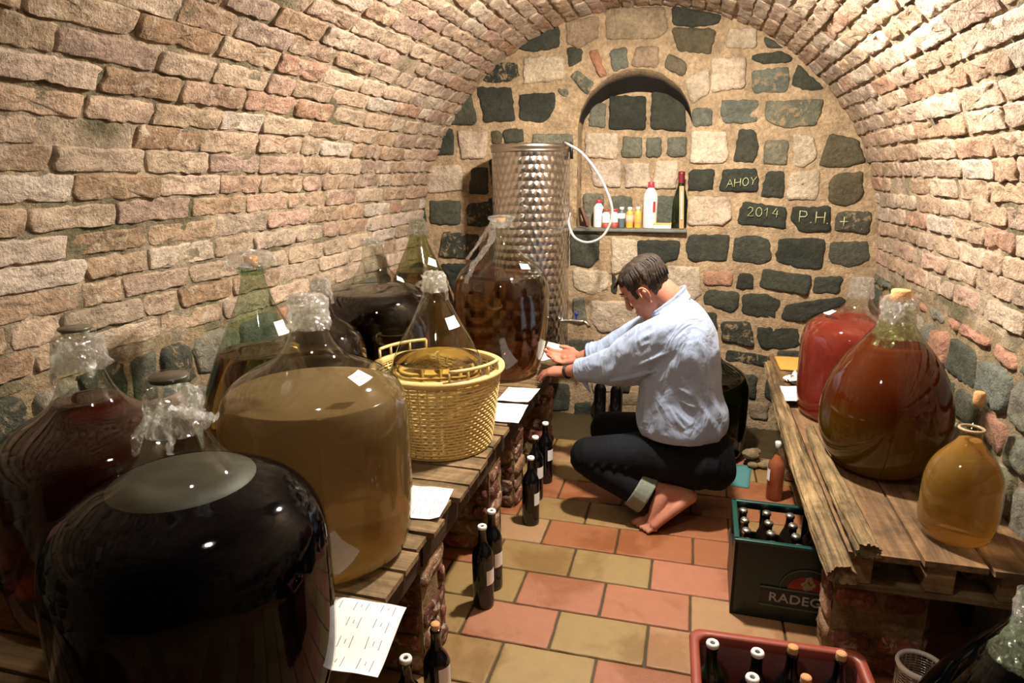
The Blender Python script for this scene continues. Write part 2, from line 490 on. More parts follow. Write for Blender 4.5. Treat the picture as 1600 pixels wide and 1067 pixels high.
for j in range(nc):
    sa = s0 + .02 + j * course
    y = Y0 + rg.uniform(-.2, 0)
    while y < YB:
        L = rg.choice([.27, .29, .30, .28, .145, .22, .29])
        ya, yb = y + rg.uniform(.002, .006), min(y + L - rg.uniform(.002, .010), YB - .002)
        y += L
        if yb < .35 or yb - ya < .04: continue
        wav = .012 * nz(y * 1.1, j * .7, 9); w2 = .012 * nz((y-L) * 1.1, j * .7, 9)
        g = rg.uniform(.002, .0085)
        poly = [(ya, sa + g + w2), (yb, sa + g + wav), (yb, sa + course - g * .8 + wav), (ya, sa + course - g * .8 + w2)]
        c = pick(BRICKS, rg)
        # the bricks near the entrance are browner, those deep inside whitewashed
        t = min(1, max(0, (y - .9) / 1.9))
        if rg.random() > t + .25: c = rg.choice([rgb(176,138,98), rgb(164,118,72), rgb(188,154,116), rgb(160,124,84), rgb(194,166,134)])
        if rg.random() < .015: continue
        far = y > 2.6
        c = tuple(c[q]*.62 + rgb(192, 164, 134)[q]*.38 for q in range(3))
        relief(vb, poly, vault_pt, rg.uniform(.005, .013), vary(c, rg, .09, rg.choice([.2, .5, .9])), step=.021 if not far else .035,
               jit=.0062, rnd=.0048, rough=.009, seed=rg.uniform(0, 50), tilt=.045, soft=.12)
structure(vb.build('ceiling', M_brick))

# --- the low side walls of rubble under the vault
STONE_D = [rgb(74,78,62), rgb(86,88,72), rgb(62,66,52), rgb(100,100,84)]
STONE_G = [rgb(128,128,112), rgb(142,136,118), rgb(116,120,108), rgb(150,140,120)]
def side_wall(name, X, sgn, seed):
    mb = MB(); rg = random.Random(seed)
    def mp(y, z, h): return V(X + sgn * h, y, z)
    P = []; F = []
    ny, nzz = 170, 40
    for i in range(ny + 1):
        y = Y0 + (YB + .02 - Y0) * i / ny
        for j in range(nzz + 1):
            z = -.02 + .99 * j / nzz
            P.append(mp(y, z, .000 + .007 * fbm(y, z, seed, 8, 3)))
    for i in range(ny):
        for j in range(nzz):
            a = i*(nzz+1)+j; F.append((a, a+1, a+nzz+2, a+nzz+1))
    mb.add(P, F, (*rgb(152, 134, 104)[:3], 0))
    z = .0
    while z < .93:
        hgt = rg.uniform(.11, .19)
        if z + hgt > .90: hgt = .945 - z
        y = .2 + rg.uniform(-.2, 0)
        while y < YB:
            w = rg.uniform(.11, .30)
            a, b = y + .012, min(y + w - .014, YB)
            y += w
            if b - a < .05: continue
            j = lambda: rg.uniform(-.014, .014)
            poly = [(a+j(), z+.012+j()), ((a+b)/2, z+.008+j()), (b+j(), z+.012+j()), (b+j(), z+hgt-.012+j()), ((a+b)/2+j(), z+hgt-.008), (a+j(), z+hgt-.012+j())]
            q = rg.random()
            c = rg.choice(STONE_D if q < .45 else STONE_G) if q < .86 else rgb(182,128,100)
            relief(mb, poly, mp, rg.uniform(.010, .026), vary(c, rg, .12, rg.choice([0, 0, .8])), step=.03, jit=.008, rnd=.018, rough=.009, seed=rg.uniform(0,50), tilt=.1)
        z += hgt
    return structure(mb.build(name, M_stone))
side_wall('wall_left', XL, 1, 21)
side_wall('wall_right', XR, -1, 34)

# --- back wall with its arched niche
NX, NW, NZ0, NZS, NZT = -0.338, 0.312, 1.158, 1.705, 2.012
def niche_outline(n=70):
    o = [(NX - NW, NZ0 + (NZS - NZ0) * k / 22) for k in range(22)]
    for k in range(n + 1):
        a = math.pi * (1 - k / n)
        o.append((NX + NW * math.cos(a), NZS + (NZT - NZS) * math.sin(a) + .004 * nz(a * 5, 0, 3)))
    o += [(NX + NW, NZS - (NZS - NZ0) * (k+1) / 22) for k in range(22)]
    o += [(NX + NW - 2 * NW * (k+1) / 24, NZ0) for k in range(23)]
    return o
wb = MB()
out = niche_outline(); n = len(out)
P = []; F = []; mcol = []
def outer(x, z):
    cx, cz = NX, 1.55
    dx, dz = x - cx, z - cz; d = math.hypot(dx, dz); dx /= d; dz /= d
    ts = []
    if dx > 0: ts.append((1.02 - cx) / dx)
    if dx < 0: ts.append((-1.70 - cx) / dx)
    if dz > 0: ts.append((2.40 - cz) / dz)
    if dz < 0: ts.append((-.03 - cz) / dz)
    t = min(ts); return cx + dx * t, cz + dz * t
K = 56
for k in range(K + 1):
    t = (k / K) ** 1.15
    for (x, z) in out:
        ox, oz = outer(x, z)
        X, Z = x + (ox-x)*t, z + (oz-z)*t
        edge = min(1, k / 2)
        P.append(V(X, YB - edge * (.004 + .010 * fbm(X, Z, 1, 7, 3)), Z))
for k in range(K):
    for i in range(n):
        j = (i+1) % n; F.append((k*n+i, k*n+j, (k+1)*n+j, (k+1)*n+i))
# jambs, arch soffit and floor of the niche, then its back
DEP = .15
for i in range(n):
    pass
b0 = len(P); soffit_shade = []
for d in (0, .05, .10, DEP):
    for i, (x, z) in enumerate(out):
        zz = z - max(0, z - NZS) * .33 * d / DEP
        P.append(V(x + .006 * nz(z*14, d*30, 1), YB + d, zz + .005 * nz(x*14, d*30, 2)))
        soffit_shade.append(len(P) - 1 if (z > NZS + .05 and d > 0) else -1)
for d in range(3):
    for i in range(n):
        j = (i+1) % n; F.append((b0+d*n+i, b0+(d+1)*n+i, b0+(d+1)*n+j, b0+d*n+j))
b1 = len(P)
for sc in (1.0, .8, .6, .4, .2):
    for (x, z) in out:
        z = z - max(0, z - NZS) * .33; X = NX + (x-NX)*sc; Z = 1.6 + (z-1.6)*sc
        P.append(V(X, YB + DEP - .004*fbm(X, Z, 5, 9, 2), Z))
P.append(V(NX, YB+DEP, 1.6))
for d in range(4):
    for i in range(n):
        j = (i+1) % n; F.append((b1+d*n+i, b1+(d+1)*n+i, b1+(d+1)*n+j, b1+d*n+j))
for i in range(n): F.append((b1+4*n+i, b1+5*n, b1+4*n+(i+1) % n))
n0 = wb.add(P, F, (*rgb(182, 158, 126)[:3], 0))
for i in soffit_shade:
    if i >= 0: wb.c[n0 + i] = (*rgb(30, 26, 18)[:3], 0)  # arch soffit's shade painted into the vertex colour, over dark stone
STONES=[
('D1',0,[(-1.221,2.002),(-1.155,2.074),(-1.002,2.067),(-0.996,2.004),(-1.066,1.978),(-1.169,1.977)]),
('D',0,[(-1.448,1.753),(-1.288,1.934),(-1.249,1.772),(-1.259,1.745)]),
('D',0,[(-1.242,1.95),(-1.041,1.94),(-1.02,1.766),(-1.199,1.759)]),
('D',0,[(-0.984,1.9),(-0.786,1.905),(-0.782,1.824),(-0.844,1.75),(-0.981,1.768)]),
('D',0,[(-1.476,1.723),(-1.398,1.721),(-1.398,1.579),(-1.536,1.584)]),
('L',0,[(-1.361,1.714),(-1.187,1.704),(-1.203,1.558),(-1.344,1.557)]),
('O',0,[(-1.157,1.704),(-1.101,1.702),(-1.096,1.639),(-1.155,1.64)]),
('D',0,[(-1.082,1.714),(-0.972,1.717),(-0.965,1.646),(-1.076,1.642)]),
('G',0,[(-0.908,1.686),(-0.681,1.682),(-0.68,1.617),(-0.908,1.621)]),
('L',0,[(-1.593,1.508),(-1.354,1.52),(-1.343,1.373),(-1.529,1.359),(-1.623,1.373)]),
('D',0,[(-1.283,1.499),(-1.185,1.501),(-1.188,1.349),(-1.305,1.356)]),
('D',0,[(-1.639,1.286),(-1.595,1.287),(-1.587,1.185),(-1.647,1.191)]),
('D',0,[(-1.554,1.309),(-1.367,1.306),(-1.367,1.169),(-1.556,1.17)]),
('D1',0,[(-1.314,1.288),(-1.155,1.303),(-1.157,1.164),(-1.317,1.159)]),
('D1',0,[(-1.474,1.12),(-1.249,1.105),(-1.26,0.955),(-1.507,0.971)]),
('D',0,[(-1.489,0.919),(-1.299,0.924),(-1.335,0.75),(-1.415,0.747)]),
('D',0,[(-0.993,2.148),(-0.865,2.214),(-0.761,2.253),(-0.763,2.143),(-0.901,2.126)]),
('T',0,[(-0.722,2.27),(-0.547,2.285),(-0.551,2.177),(-0.656,2.134),(-0.72,2.167)]),
('T',0,[(-0.513,2.321),(-0.204,2.308),(-0.185,2.189),(-0.257,2.158),(-0.495,2.168)]),
('L',0,[(-0.96,2.099),(-0.741,2.095),(-0.725,1.975),(-0.96,1.961)]),
('D',0,[(-0.716,2.134),(-0.634,2.13),(-0.64,2.071),(-0.704,2.037)]),
('B',0,[(-0.598,2.105),(-0.55,2.119),(-0.493,1.986),(-0.532,1.977)]),
('G',0,[(-0.48,2.109),(-0.394,2.121),(-0.38,2.026),(-0.459,2.004)]),
('T',0,[(-0.343,2.121),(-0.221,2.115),(-0.223,2.013),(-0.36,2.026)]),
('O',0,[(-0.166,2.081),(-0.071,2.025),(-0.093,1.963),(-0.183,2.011)]),
('G1',0,[(-0.696,1.987),(-0.653,2.012),(-0.563,1.949),(-0.601,1.89)]),
('G1',0,[(-0.761,1.929),(-0.71,1.921),(-0.716,1.88),(-0.753,1.895)]),
('D',0,[(-0.158,2.311),(0.089,2.253),(0.08,2.211),(-0.036,2.208),(-0.153,2.218)]),
('O',0,[(-0.159,2.206),(0.062,2.187),(0.044,2.07),(-0.12,2.091)]),
('G',1,[(-0.601,1.85),(-0.514,1.853),(-0.519,1.723),(-0.608,1.737)]),
('D',1,[(-0.49,1.893),(-0.295,1.881),(-0.284,1.706),(-0.491,1.716)]),
('D',1,[(-0.254,1.908),(-0.129,1.893),(-0.074,1.811),(-0.062,1.695),(-0.254,1.711)]),
('G',1,[(-0.409,1.667),(-0.304,1.659),(-0.305,1.554),(-0.411,1.558)]),
('G',1,[(-0.273,1.658),(-0.194,1.657),(-0.192,1.556),(-0.275,1.563)]),
('G',1,[(-0.155,1.656),(-0.054,1.66),(-0.051,1.554),(-0.153,1.561)]),
('L',1,[(-0.623,1.695),(-0.44,1.685),(-0.442,1.547),(-0.626,1.561)]),
('L',1,[(-0.6,1.53),(-0.416,1.534),(-0.418,1.387),(-0.571,1.393)]),
('L',1,[(-0.391,1.522),(-0.255,1.52),(-0.243,1.386),(-0.386,1.387)]),
('L',1,[(-0.218,1.526),(-0.097,1.525),(-0.096,1.38),(-0.224,1.38)]),
('G1',1,[(-0.634,1.343),(-0.517,1.343),(-0.502,1.151),(-0.625,1.149)]),
('G',1,[(-0.47,1.33),(-0.351,1.33),(-0.335,1.153),(-0.455,1.151)]),
('G',1,[(-0.216,1.33),(-0.101,1.331),(-0.101,1.156),(-0.208,1.155)]),
('D',0,[(0.307,2.142),(0.399,2.081),(0.323,2.084)]),
('D',0,[(0.256,2.053),(0.389,2.064),(0.449,2.033),(0.439,2.01),(0.318,2.007),(0.258,2.03)]),
('L',0,[(0.054,2.045),(0.221,2.043),(0.226,1.897),(0.064,1.882)]),
('G1',0,[(0.256,1.972),(0.436,1.987),(0.44,1.871),(0.283,1.865)]),
('D',0,[(0.481,1.997),(0.614,1.877),(0.532,1.874),(0.458,1.9)]),
('L',0,[(-0.075,1.95),(0.039,1.999),(0.052,1.879),(-0.037,1.822)]),
('G',0,[(0.122,1.835),(0.303,1.829),(0.303,1.721),(0.149,1.719),(0.118,1.762)]),
('G1',0,[(0.345,1.822),(0.611,1.825),(0.595,1.702),(0.439,1.694),(0.347,1.732)]),
('G',0,[(-0.029,1.797),(0.07,1.8),(0.075,1.714),(-0.021,1.711)]),
('L',0,[(0.134,2.186),(0.263,2.179),(0.271,2.087),(0.123,2.095)]),
('L',0,[(-0.022,1.682),(0.148,1.675),(0.17,1.543),(0.14,1.518),(-0.022,1.52)]),
('D',0,[(0.218,1.68),(0.293,1.678),(0.321,1.599),(0.299,1.519),(0.201,1.524)]),
('G1',0,[(0.353,1.624),(0.463,1.625),(0.468,1.505),(0.356,1.509)]),
('L',0,[(0.491,1.658),(0.589,1.638),(0.604,1.538),(0.555,1.491),(0.505,1.501)]),
('O',0,[(0.665,1.649),(0.79,1.628),(0.847,1.511),(0.729,1.49),(0.632,1.5)]),
('D',0,[(-0.023,1.477),(0.104,1.479),(0.101,1.374),(-0.027,1.37)]),
('D',0,[(0.156,1.479),(0.308,1.481),(0.337,1.432),(0.33,1.364),(0.141,1.37)]),
('D',0,[(0.378,1.467),(0.459,1.467),(0.467,1.338),(0.354,1.341)]),
('L',0,[(0.496,1.463),(0.632,1.472),(0.639,1.341),(0.62,1.322),(0.484,1.328)]),
('O',0,[(0.694,1.424),(0.726,1.456),(0.838,1.461),(0.847,1.329),(0.774,1.291),(0.693,1.316)]),
('L',0,[(-0.015,1.333),(0.192,1.334),(0.206,1.22),(0.163,1.186),(-0.016,1.181)]),
('D',0,[(0.264,1.308),(0.482,1.282),(0.491,1.17),(0.357,1.189),(0.247,1.191)]),
('D',0,[(0.519,1.283),(0.702,1.284),(0.712,1.161),(0.574,1.152),(0.525,1.211)]),
('D1',0,[(0.747,1.258),(0.902,1.26),(0.903,1.147),(0.742,1.167)]),
('D',0,[(0.001,1.128),(0.204,1.128),(0.2,0.988),(0.003,0.982),(-0.022,1.06)]),
('D',0,[(0.238,1.114),(0.323,1.126),(0.423,1.097),(0.432,0.994),(0.381,0.975),(0.234,0.989)]),
('D',0,[(0.467,1.112),(0.697,1.119),(0.691,0.96),(0.576,0.963),(0.458,0.991)]),
('D',0,[(0.727,1.096),(0.904,1.106),(0.921,1.007),(0.827,0.971),(0.731,0.995)]),
('B',0,[(0.089,0.924),(0.238,0.929),(0.237,0.847),(0.094,0.849)]),
('D',0,[(0.276,0.919),(0.346,0.914),(0.352,0.837),(0.265,0.837)]),
('D',0,[(0.396,0.948),(0.638,0.917),(0.636,0.809),(0.391,0.845)]),
('D',0,[(0.671,0.908),(0.799,0.919),(0.793,0.829),(0.667,0.82)]),
('D',0,[(0.116,0.82),(0.274,0.808),(0.28,0.733),(0.241,0.695),(0.093,0.747)]),
('D',0,[(0.308,0.799),(0.428,0.804),(0.502,0.778),(0.486,0.667),(0.31,0.691)]),
('D',0,[(0.538,0.751),(0.814,0.809),(0.828,0.764),(0.727,0.725),(0.624,0.659),(0.515,0.672)]),
('D',0,[(0.09,0.687),(0.167,0.684),(0.181,0.573),(0.139,0.571)]),
('D1',0,[(0.201,0.641),(0.354,0.642),(0.385,0.503),(0.212,0.523)]),
('D',0,[(0.4,0.615),(0.609,0.619),(0.619,0.51),(0.44,0.492),(0.403,0.541)]),
('D1',0,[(0.243,0.472),(0.471,0.449),(0.462,0.389),(0.234,0.411)]),
('D',0,[(-0.682,1.118),(-0.513,1.121),(-0.514,0.979),(-0.57,0.931),(-0.674,0.944)]),
('L',0,[(-0.442,1.102),(-0.297,1.094),(-0.287,0.965),(-0.43,0.889)]),
('D',0,[(-0.292,1.09),(-0.059,1.089),(-0.068,0.99),(-0.159,0.968),(-0.288,1.005)]),
('L',0,[(-0.663,0.923),(-0.456,0.898),(-0.453,0.816),(-0.535,0.76),(-0.65,0.798)]),
('D',0,[(-0.431,0.915),(-0.403,0.849),(-0.401,0.776),(-0.437,0.785)]),
('L',0,[(-0.544,0.728),(-0.288,0.729),(-0.281,0.572),(-0.487,0.539),(-0.552,0.6)]),
('D',0,[(-0.285,0.656),(-0.213,0.638),(-0.2,0.576),(-0.249,0.531),(-0.281,0.551)]),
('L',0,[(-0.158,0.948),(0.054,0.944),(0.073,0.795),(0.027,0.753),(-0.112,0.808)]),
('D',0,[(-0.699,0.473),(-0.533,0.488),(-0.526,0.395),(-0.654,0.376)]),
('D',0,[(-0.491,0.501),(-0.361,0.509),(-0.358,0.428),(-0.489,0.409)]),
('G',0,[(-0.66,0.734),(-0.597,0.747),(-0.572,0.588),(-0.658,0.595)]),
('D',0,[(-0.4,0.237),(-0.303,0.232),(-0.309,0.174),(-0.398,0.175)]),
('D',0,[(0.227,0.351),(0.263,0.346),(0.255,0.251),(0.227,0.249)]),
('D',0,[(0.328,0.327),(0.411,0.329),(0.415,0.197),(0.333,0.206)]),
('D',0,[(0.466,0.303),(0.503,0.313),(0.506,0.189),(0.467,0.206)]),
('D',0,[(-0.642,0.072),(-0.546,0.088),(-0.535,-0.025),(-0.632,-0.034)]),
('T',0,[(-0.379,0.169),(-0.259,0.182),(-0.256,0.096),(-0.364,0.087)]),
('L',0,[(-0.538,0.247),(-0.42,0.264),(-0.406,0.175),(-0.524,0.157)]),
('G',0,[(0.258,0.157),(0.365,0.158),(0.355,0.057),(0.264,0.069)]),
('T',0,[(0.382,0.167),(0.487,0.168),(0.489,0.07),(0.396,0.073)]),
('G',0,[(0.286,0.023),(0.393,0.021),(0.383,-0.081),(0.3,-0.081)]),
('D',0,[(0.512,0.485),(0.762,0.493),(0.773,0.382),(0.532,0.373)]),
('D',0,[(0.793,0.502),(0.984,0.525),(1.003,0.362),(0.826,0.349)]),
('G',0,[(0.526,0.326),(0.711,0.34),(0.724,0.208),(0.547,0.205)]),
('D',0,[(0.763,0.314),(0.975,0.323),(0.99,0.192),(0.793,0.187)]),
('D',0,[(0.394,0.009),(0.501,0.003),(0.495,-0.09),(0.41,-0.095)]),
('G',0,[(0.577,0.137),(0.796,0.156),(0.812,0.002),(0.591,-0.02)]),
('D',0,[(-1.176,1.546),(-1.038,1.544),(-1.039,1.398),(-1.158,1.399)]),
('L',0,[(-1.0,1.544),(-0.771,1.541),(-0.77,1.38),(-0.993,1.38)]),
('D',0,[(-1.179,1.324),(-0.923,1.325),(-0.93,1.175),(-1.169,1.172)]),
('L',0,[(-0.884,1.332),(-0.712,1.332),(-0.71,1.141),(-0.876,1.138)]),
('G',0,[(-1.183,1.095),(-0.962,1.099),(-0.962,0.945),(-1.173,0.94)]),
('D',0,[(-0.903,1.093),(-0.709,1.096),(-0.707,0.914),(-0.891,0.909)]),
('D',0,[(-1.465,0.688),(-1.252,0.697),(-1.255,0.532),(-1.461,0.521)]),
('L',0,[(-1.186,0.86),(-0.962,0.867),(-0.963,0.669),(-1.177,0.659)]),
('D',0,[(-0.902,0.85),(-0.706,0.856),(-0.703,0.681),(-0.89,0.672)]),
('D',0,[(-1.191,0.577),(-0.922,0.59),(-0.922,0.406),(-1.181,0.39)]),
('L',0,[(-0.882,0.592),(-0.702,0.602),(-0.699,0.4),(-0.873,0.389)]),
('D',0,[(-1.72,0.843),(-1.545,0.849),(-1.552,0.684),(-1.719,0.677)]),
('L',0,[(-1.723,0.592),(-1.511,0.603),(-1.517,0.433),(-1.731,0.421)]),
('G',0,[(-1.477,0.307),(-1.216,0.325),(-1.219,0.153),(-1.483,0.133)]),
('D',0,[(-1.152,0.308),(-0.881,0.326),(-0.881,0.158),(-1.155,0.136)]),
('D',0,[(-0.839,0.182),(-0.676,0.195),(-0.674,0.026),(-0.838,0.012)]),
]

PAL = {'D': [rgb(68,70,56), rgb(56,60,48), rgb(80,80,64)], 'G': [rgb(118,118,98), rgb(106,110,94)],
       'L': [rgb(206,184,156), rgb(214,194,170)], 'T': [rgb(166,144,110), rgb(158,134,102)], 'B': [rgb(186,134,100), rgb(190,128,92)],
       'O': [rgb(96,88,62), rgb(112,102,76)]}
rg = random.Random(77)
for k, nb, pts in STONES:
    dep = YB + DEP if nb else YB
    mp = lambda x, z, h, d=dep: V(x, d - h, z)
    alpha = 1.0 if k.endswith('1') else .0
    cx_ = sum(q[0] for q in pts)/len(pts); cz_ = sum(q[1] for q in pts)/len(pts)
    pts = [(q[0] + .009*(q[0]-cx_)/math.hypot(q[0]-cx_, q[1]-cz_), q[1] + .009*(q[1]-cz_)/math.hypot(q[0]-cx_, q[1]-cz_)) for q in pts]
    relief(wb, pts, mp, rg.uniform(.012, .024), vary(rg.choice(PAL[k[0]]), rg, .07, alpha), step=.022, jit=.005, rnd=.012, rough=.006, seed=rg.uniform(0, 60), tilt=.05)
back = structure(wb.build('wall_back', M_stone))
# chalk writing on the stones
M_chalk = plain('chalk', rgb(172, 172, 124), .95, var=.1)
ST = {'A': [[(0,0),(.4,1),(.8,0)],[(.15,.4),(.65,.4)]], 'H': [[(0,0),(0,1)],[(.7,0),(.7,1)],[(0,.5),(.7,.55)]],
      'O': [[(.35+.35*math.cos(t*.628),.5+.5*math.sin(t*.628)) for t in range(11)]], 'Y': [[(0,1),(.3,.5),(.7,1)],[(.3,.5),(.2,0)]],
      '2': [[(0,.8),(.2,1),(.5,.9),(.5,.6),(0,0),(.65,.02)]], '0': [[(.32+.32*math.cos(t*.628),.5+.5*math.sin(t*.628)) for t in range(11)]],
      '1': [[(0,.65),(.3,1),(.3,0)]], '4': [[(.4,1),(0,.4),(.65,.35)],[(.5,.8),(.45,0)]], 'P': [[(0,0),(0,1),(.5,.95),(.6,.7),(.45,.5),(0,.48)]],
      '.': [[(.0,.0),(.06,.06)]], '+': [[(0,.5),(.8,.5)],[(.4,0),(.4,1)]], '*': [[(0,.3),(.8,.7)],[(0,.8),(.8,.2)],[(.4,0),(.4,1)]]}
def chalk(text, x, z, h, adv, name, slope=0, thick=.0022):
    mb = MB(); k = 0
    for ch in text:
        for st in ST[ch]:
            pts = [V(x + k*adv + p[0]*h, YB - .0265, z + p[1]*h + slope*(k*adv + p[0]*h)) for p in st]
            mb.tube(pts, thick, 6)
        k += .45 if ch == '.' else 1
    return mb.build(name, M_chalk, back)
chalk('AHOY', .172, 1.385, .042, .041, 'chalk_writing', .10)
chalk('2014', .292, 1.236, .048, .042, 'chalk_writing', -.05)
chalk('P.H.', .556, 1.205, .060, .056, 'chalk_writing', -.05, .003)
chalk('+', .755, 1.185, .05, .05, 'chalk_writing', 0, .003)
chalk('*', .545, 1.40, .018, .05, 'chalk_writing', 0, .0015)

# --- front end wall behind the viewer, closes the cellar
fb = MB(); P = []; F = []
for i in range(31):
    for j in range(31):
        x = -1.72 + 2.8*i/30; z = -.02 + 2.45*j/30
        P.append(V(x, Y0 + .02*fbm(x, z, 8, 3, 3), z))
for i in range(30):
    for j in range(30):
        a = i*31+j; F.append((a, a+31, a+32, a+1))
fb.add(P, F, (*rgb(52,44,36)[:3], .0))
structure(fb.build('wall_front', M_stone))

# --- tiled floor
def tile_mat():
    t = NT('terracotta_tile')
    a = t.n.new('ShaderNodeVertexColor'); a.layer_name = 'Col'
    n = t.noise(3.2, 4, .6, dist=.5); n2 = t.noise(24, 4)
    k = t.mix(t.ramp(n, [(.40, (0,0,0,1)), (.50, (1,1,1,1))]), (.80,.72,.60,1), (1.05,1.05,1.05,1))
    c = t.mix(1.0, a.outputs['Color'], k, 'MULTIPLY')
    c = t.mix(1.0, c, t.mix(n2, (.85,.85,.85,1), (1.12,1.12,1.12,1)), 'MULTIPLY')
    t.col(c); t.set(roughness=t.math('ADD', t.math('MULTIPLY', n, .35), .38), specular_ior_level=.35)
    t.normal(t.bump(t.math('ADD', n2, t.noise(120, 3)), .25, .004))
    return t.m
M_tile = tile_mat()
fl = MB(); P = []; F = []
nx_, ny_ = 60, 110
for i in range(nx_ + 1):
    for j in range(ny_ + 1):
        x = -1.70 + 2.75*i/nx_; y = Y0 - .02 + (YB + .05 - Y0)*j/ny_
        P.append(V(x, y, -.003 + (.012 * (1 + fbm(x, y, 0, 6, 2)) if y > 3.46 else .0012 * nz(x*30, y*30, 0))))
for i in range(nx_):
    for j in range(ny_):
        a = i*(ny_+1)+j; F.append((a, a+ny_+1, a+ny_+2, a+1))
fl.add(P, F, (*rgb(66, 54, 32)[:3], 0))
TY = rgb(152,122,62); TY2 = rgb(144,110,50); TP = rgb(164,100,62); TP2 = rgb(158,94,54); TO = rgb(154,88,36); TK = rgb(162,118,70)
OFFS = {-1: -2.54, 0: -1.81, 1: -2.639, 2: -1.862, 3: -2.597, 4: -1.866, 5: -2.648}
KN = {-1: {-1: TY2, 0: TY, 1: TP, 2: TP2}, 0: {-1: TP, 0: TY, 1: TK, 2: TY, 3: TP}, 1: {-1: TY2, 0: TP, 1: TP, 2: TK, 3: TK}, 2: {-1: TY2, 0: TY, 1: TP, 2: TP, 3: TK},
      3: {-1: TK, 0: TO, 1: TO, 2: TO}, 4: {-1: TY2, 0: TY2, 1: TO, 2: TY2, 3: TO}, 5: {-1: TO, 0: TO, 1: TO, 2: TO, 3: TO}, 6: {0: TY2, 1: TY2, 2: TO, 3: TY2}}
rg = random.Random(3)
D, W = .2, .3002
for j in range(-15, 9):
    ya = 1.7582 + (j) * D; yb = ya + D
    if j == 8: yb = 3.46
    off = OFFS.get(j, -1.84 if j % 2 == 0 else -2.60) * .2 - (0 if j in OFFS else 0)
    for k in range(-5, 8):
        xa = off + k * W; xb = xa + W
        if xb < -1.66 or xa > 1.0: continue
        xa = max(xa, -1.66); xb = min(xb, 1.0)
        c = KN.get(j, {}).get(k) or rg.choice([TY, TY2, TP, TO, TK, TP2])
        g = .0035
        def mp(x, y, h): return V(x, y, h)
        relief(fl, [(xa+g, ya+g), (xb-g, ya+g), (xb-g, yb-g), (xa+g, yb-g)], mp, .0035, vary(c, rg, .05), step=.03, jit=.0012, rnd=.006, sink=.006, rough=.0006, seed=rg.uniform(0, 40), tilt=.002, soft=.03)
structure(fl.build('floor', M_tile))

# ---------------------------------------------------------------- lamps on the crown of the vault (above the frame)
for i, (loc, pw) in enumerate(LAMPS):
    root = empty('ceiling_lamp', loc)
    m = MB(); m.lathe([(.0005, .102), (.05, .100), (.088, .085), (.094, .05), (.094, -.006), (.090, -.006), (.090, .045), (.080, .070), (.0005, .075)], 40)
    m.build('lamp_housing', M_lens, root)
    m = MB(); m.lathe([(.0005, .076), (.018, .074), (.018, .045), (.0005, .042)], 20); m.build('bulb_socket', M_white, root)
    lamp_lights[i].parent = root; lamp_lights[i].location = (0, 0, 0)
    tag(root, ['round cellar lamp at the vault crown over the crouching person', 'round cellar lamp at the vault crown over the near demijohns'][i], 'lamp')

# ---------------------------------------------------------------- demijohns
def prof_pts(kind, r, H, n=5):
    return [(max(0, p[0]) * r, p[1] * H) for p in smooth_pts(PROFILES[kind], n)]
def radius_at(kind, r, H, z):
    pp = prof_pts(kind, r, H); best = r * .2
    for a, b in zip(pp[6:], pp[7:]):
        if a[1] <= z <= b[1] and b[1] > a[1]:
            return a[0] + (b[0]-a[0]) * (z-a[1]) / (b[1]-a[1])
    return best
def liquid_mesh(kind, r, H, level, gap=.003):
    pp = prof_pts(kind, r, H)
    out = []
    for (a, z) in pp[2:]:
        if z > level: break
        out.append((max(0.0005, a - gap), z + gap * (1 if z < .03 else 0)))
    rl = radius_at(kind, r, H, level) - gap
    out.append((rl, level - .001)); out.append((rl - .003, level - .0005)); out.append((rl * .5, level - .0015)); out.append((.0005, level - .0015))
    out.insert(0, (.0005, out[0][1]))
    return out
def crumple(mb, prof, seed, amp, seg=56, ang=None, squash=1.0, off=(0, 0)):
    """a crinkled sheet of cling film wound round a neck"""
    P = []; F = []
    pr = smooth_pts(prof, 5); n = len(pr)
    for i, (r, z) in enumerate(pr):
        for k in range(seg):
            a = 2*math.pi*k/seg
            f = amp * (nz(math.cos(a)*3 + seed, math.sin(a)*3, z*45 + seed) + .7*nz(math.cos(a)*8, math.sin(a)*8 + seed, z*70))
            rr = max(.004, r + f * min(1, r / .03))
            dz = amp * .8 * nz(math.cos(a)*4 + 9, math.sin(a)*4, seed + z*20)
            P.append(V(off[0] + rr*math.cos(a), off[1] + rr*math.sin(a)*squash, z + dz))
    for i in range(n-1):
        for k in range(seg):
            k2 = (k+1) % seg; F.append((i*seg+k, i*seg+k2, (i+1)*seg+k2, (i+1)*seg+k))
    mb.add(P, F)
def ribbon(mb, pts, w, seed, amp=.006):
    """a twisted crumpled tail of film"""
    pts = [V(*p) for p in smooth_pts(pts, 8)]; n = len(pts); m = 9
    P = []; F = []
    for i, p in enumerate(pts):
        d = (pts[min(i+1, n-1)] - pts[max(0, i-1)]).normalized()
        tw = 2.5 * i / n + seed
        a = d.cross(V(math.cos(tw)*.4, math.sin(tw)*.4, 1)).normalized(); b = d.cross(a)
        ww = (w[0] + (w[1]-w[0])*i/(n-1)) if isinstance(w, tuple) else w
        for k in range(m):
            t = k/(m-1) - .5
            fold = amp * math.sin(k*2.4 + i*.6 + seed)
            q = p + a * (t*ww) + b * (fold + amp*nz(i*.5, k*.8, seed)*1.5)
            P.append(q)
    for i in range(n-1):
        for k in range(m-1):
            F.append((i*m+k, i*m+k+1, (i+1)*m+k+1, (i+1)*m+k))
    mb.add(P, F)
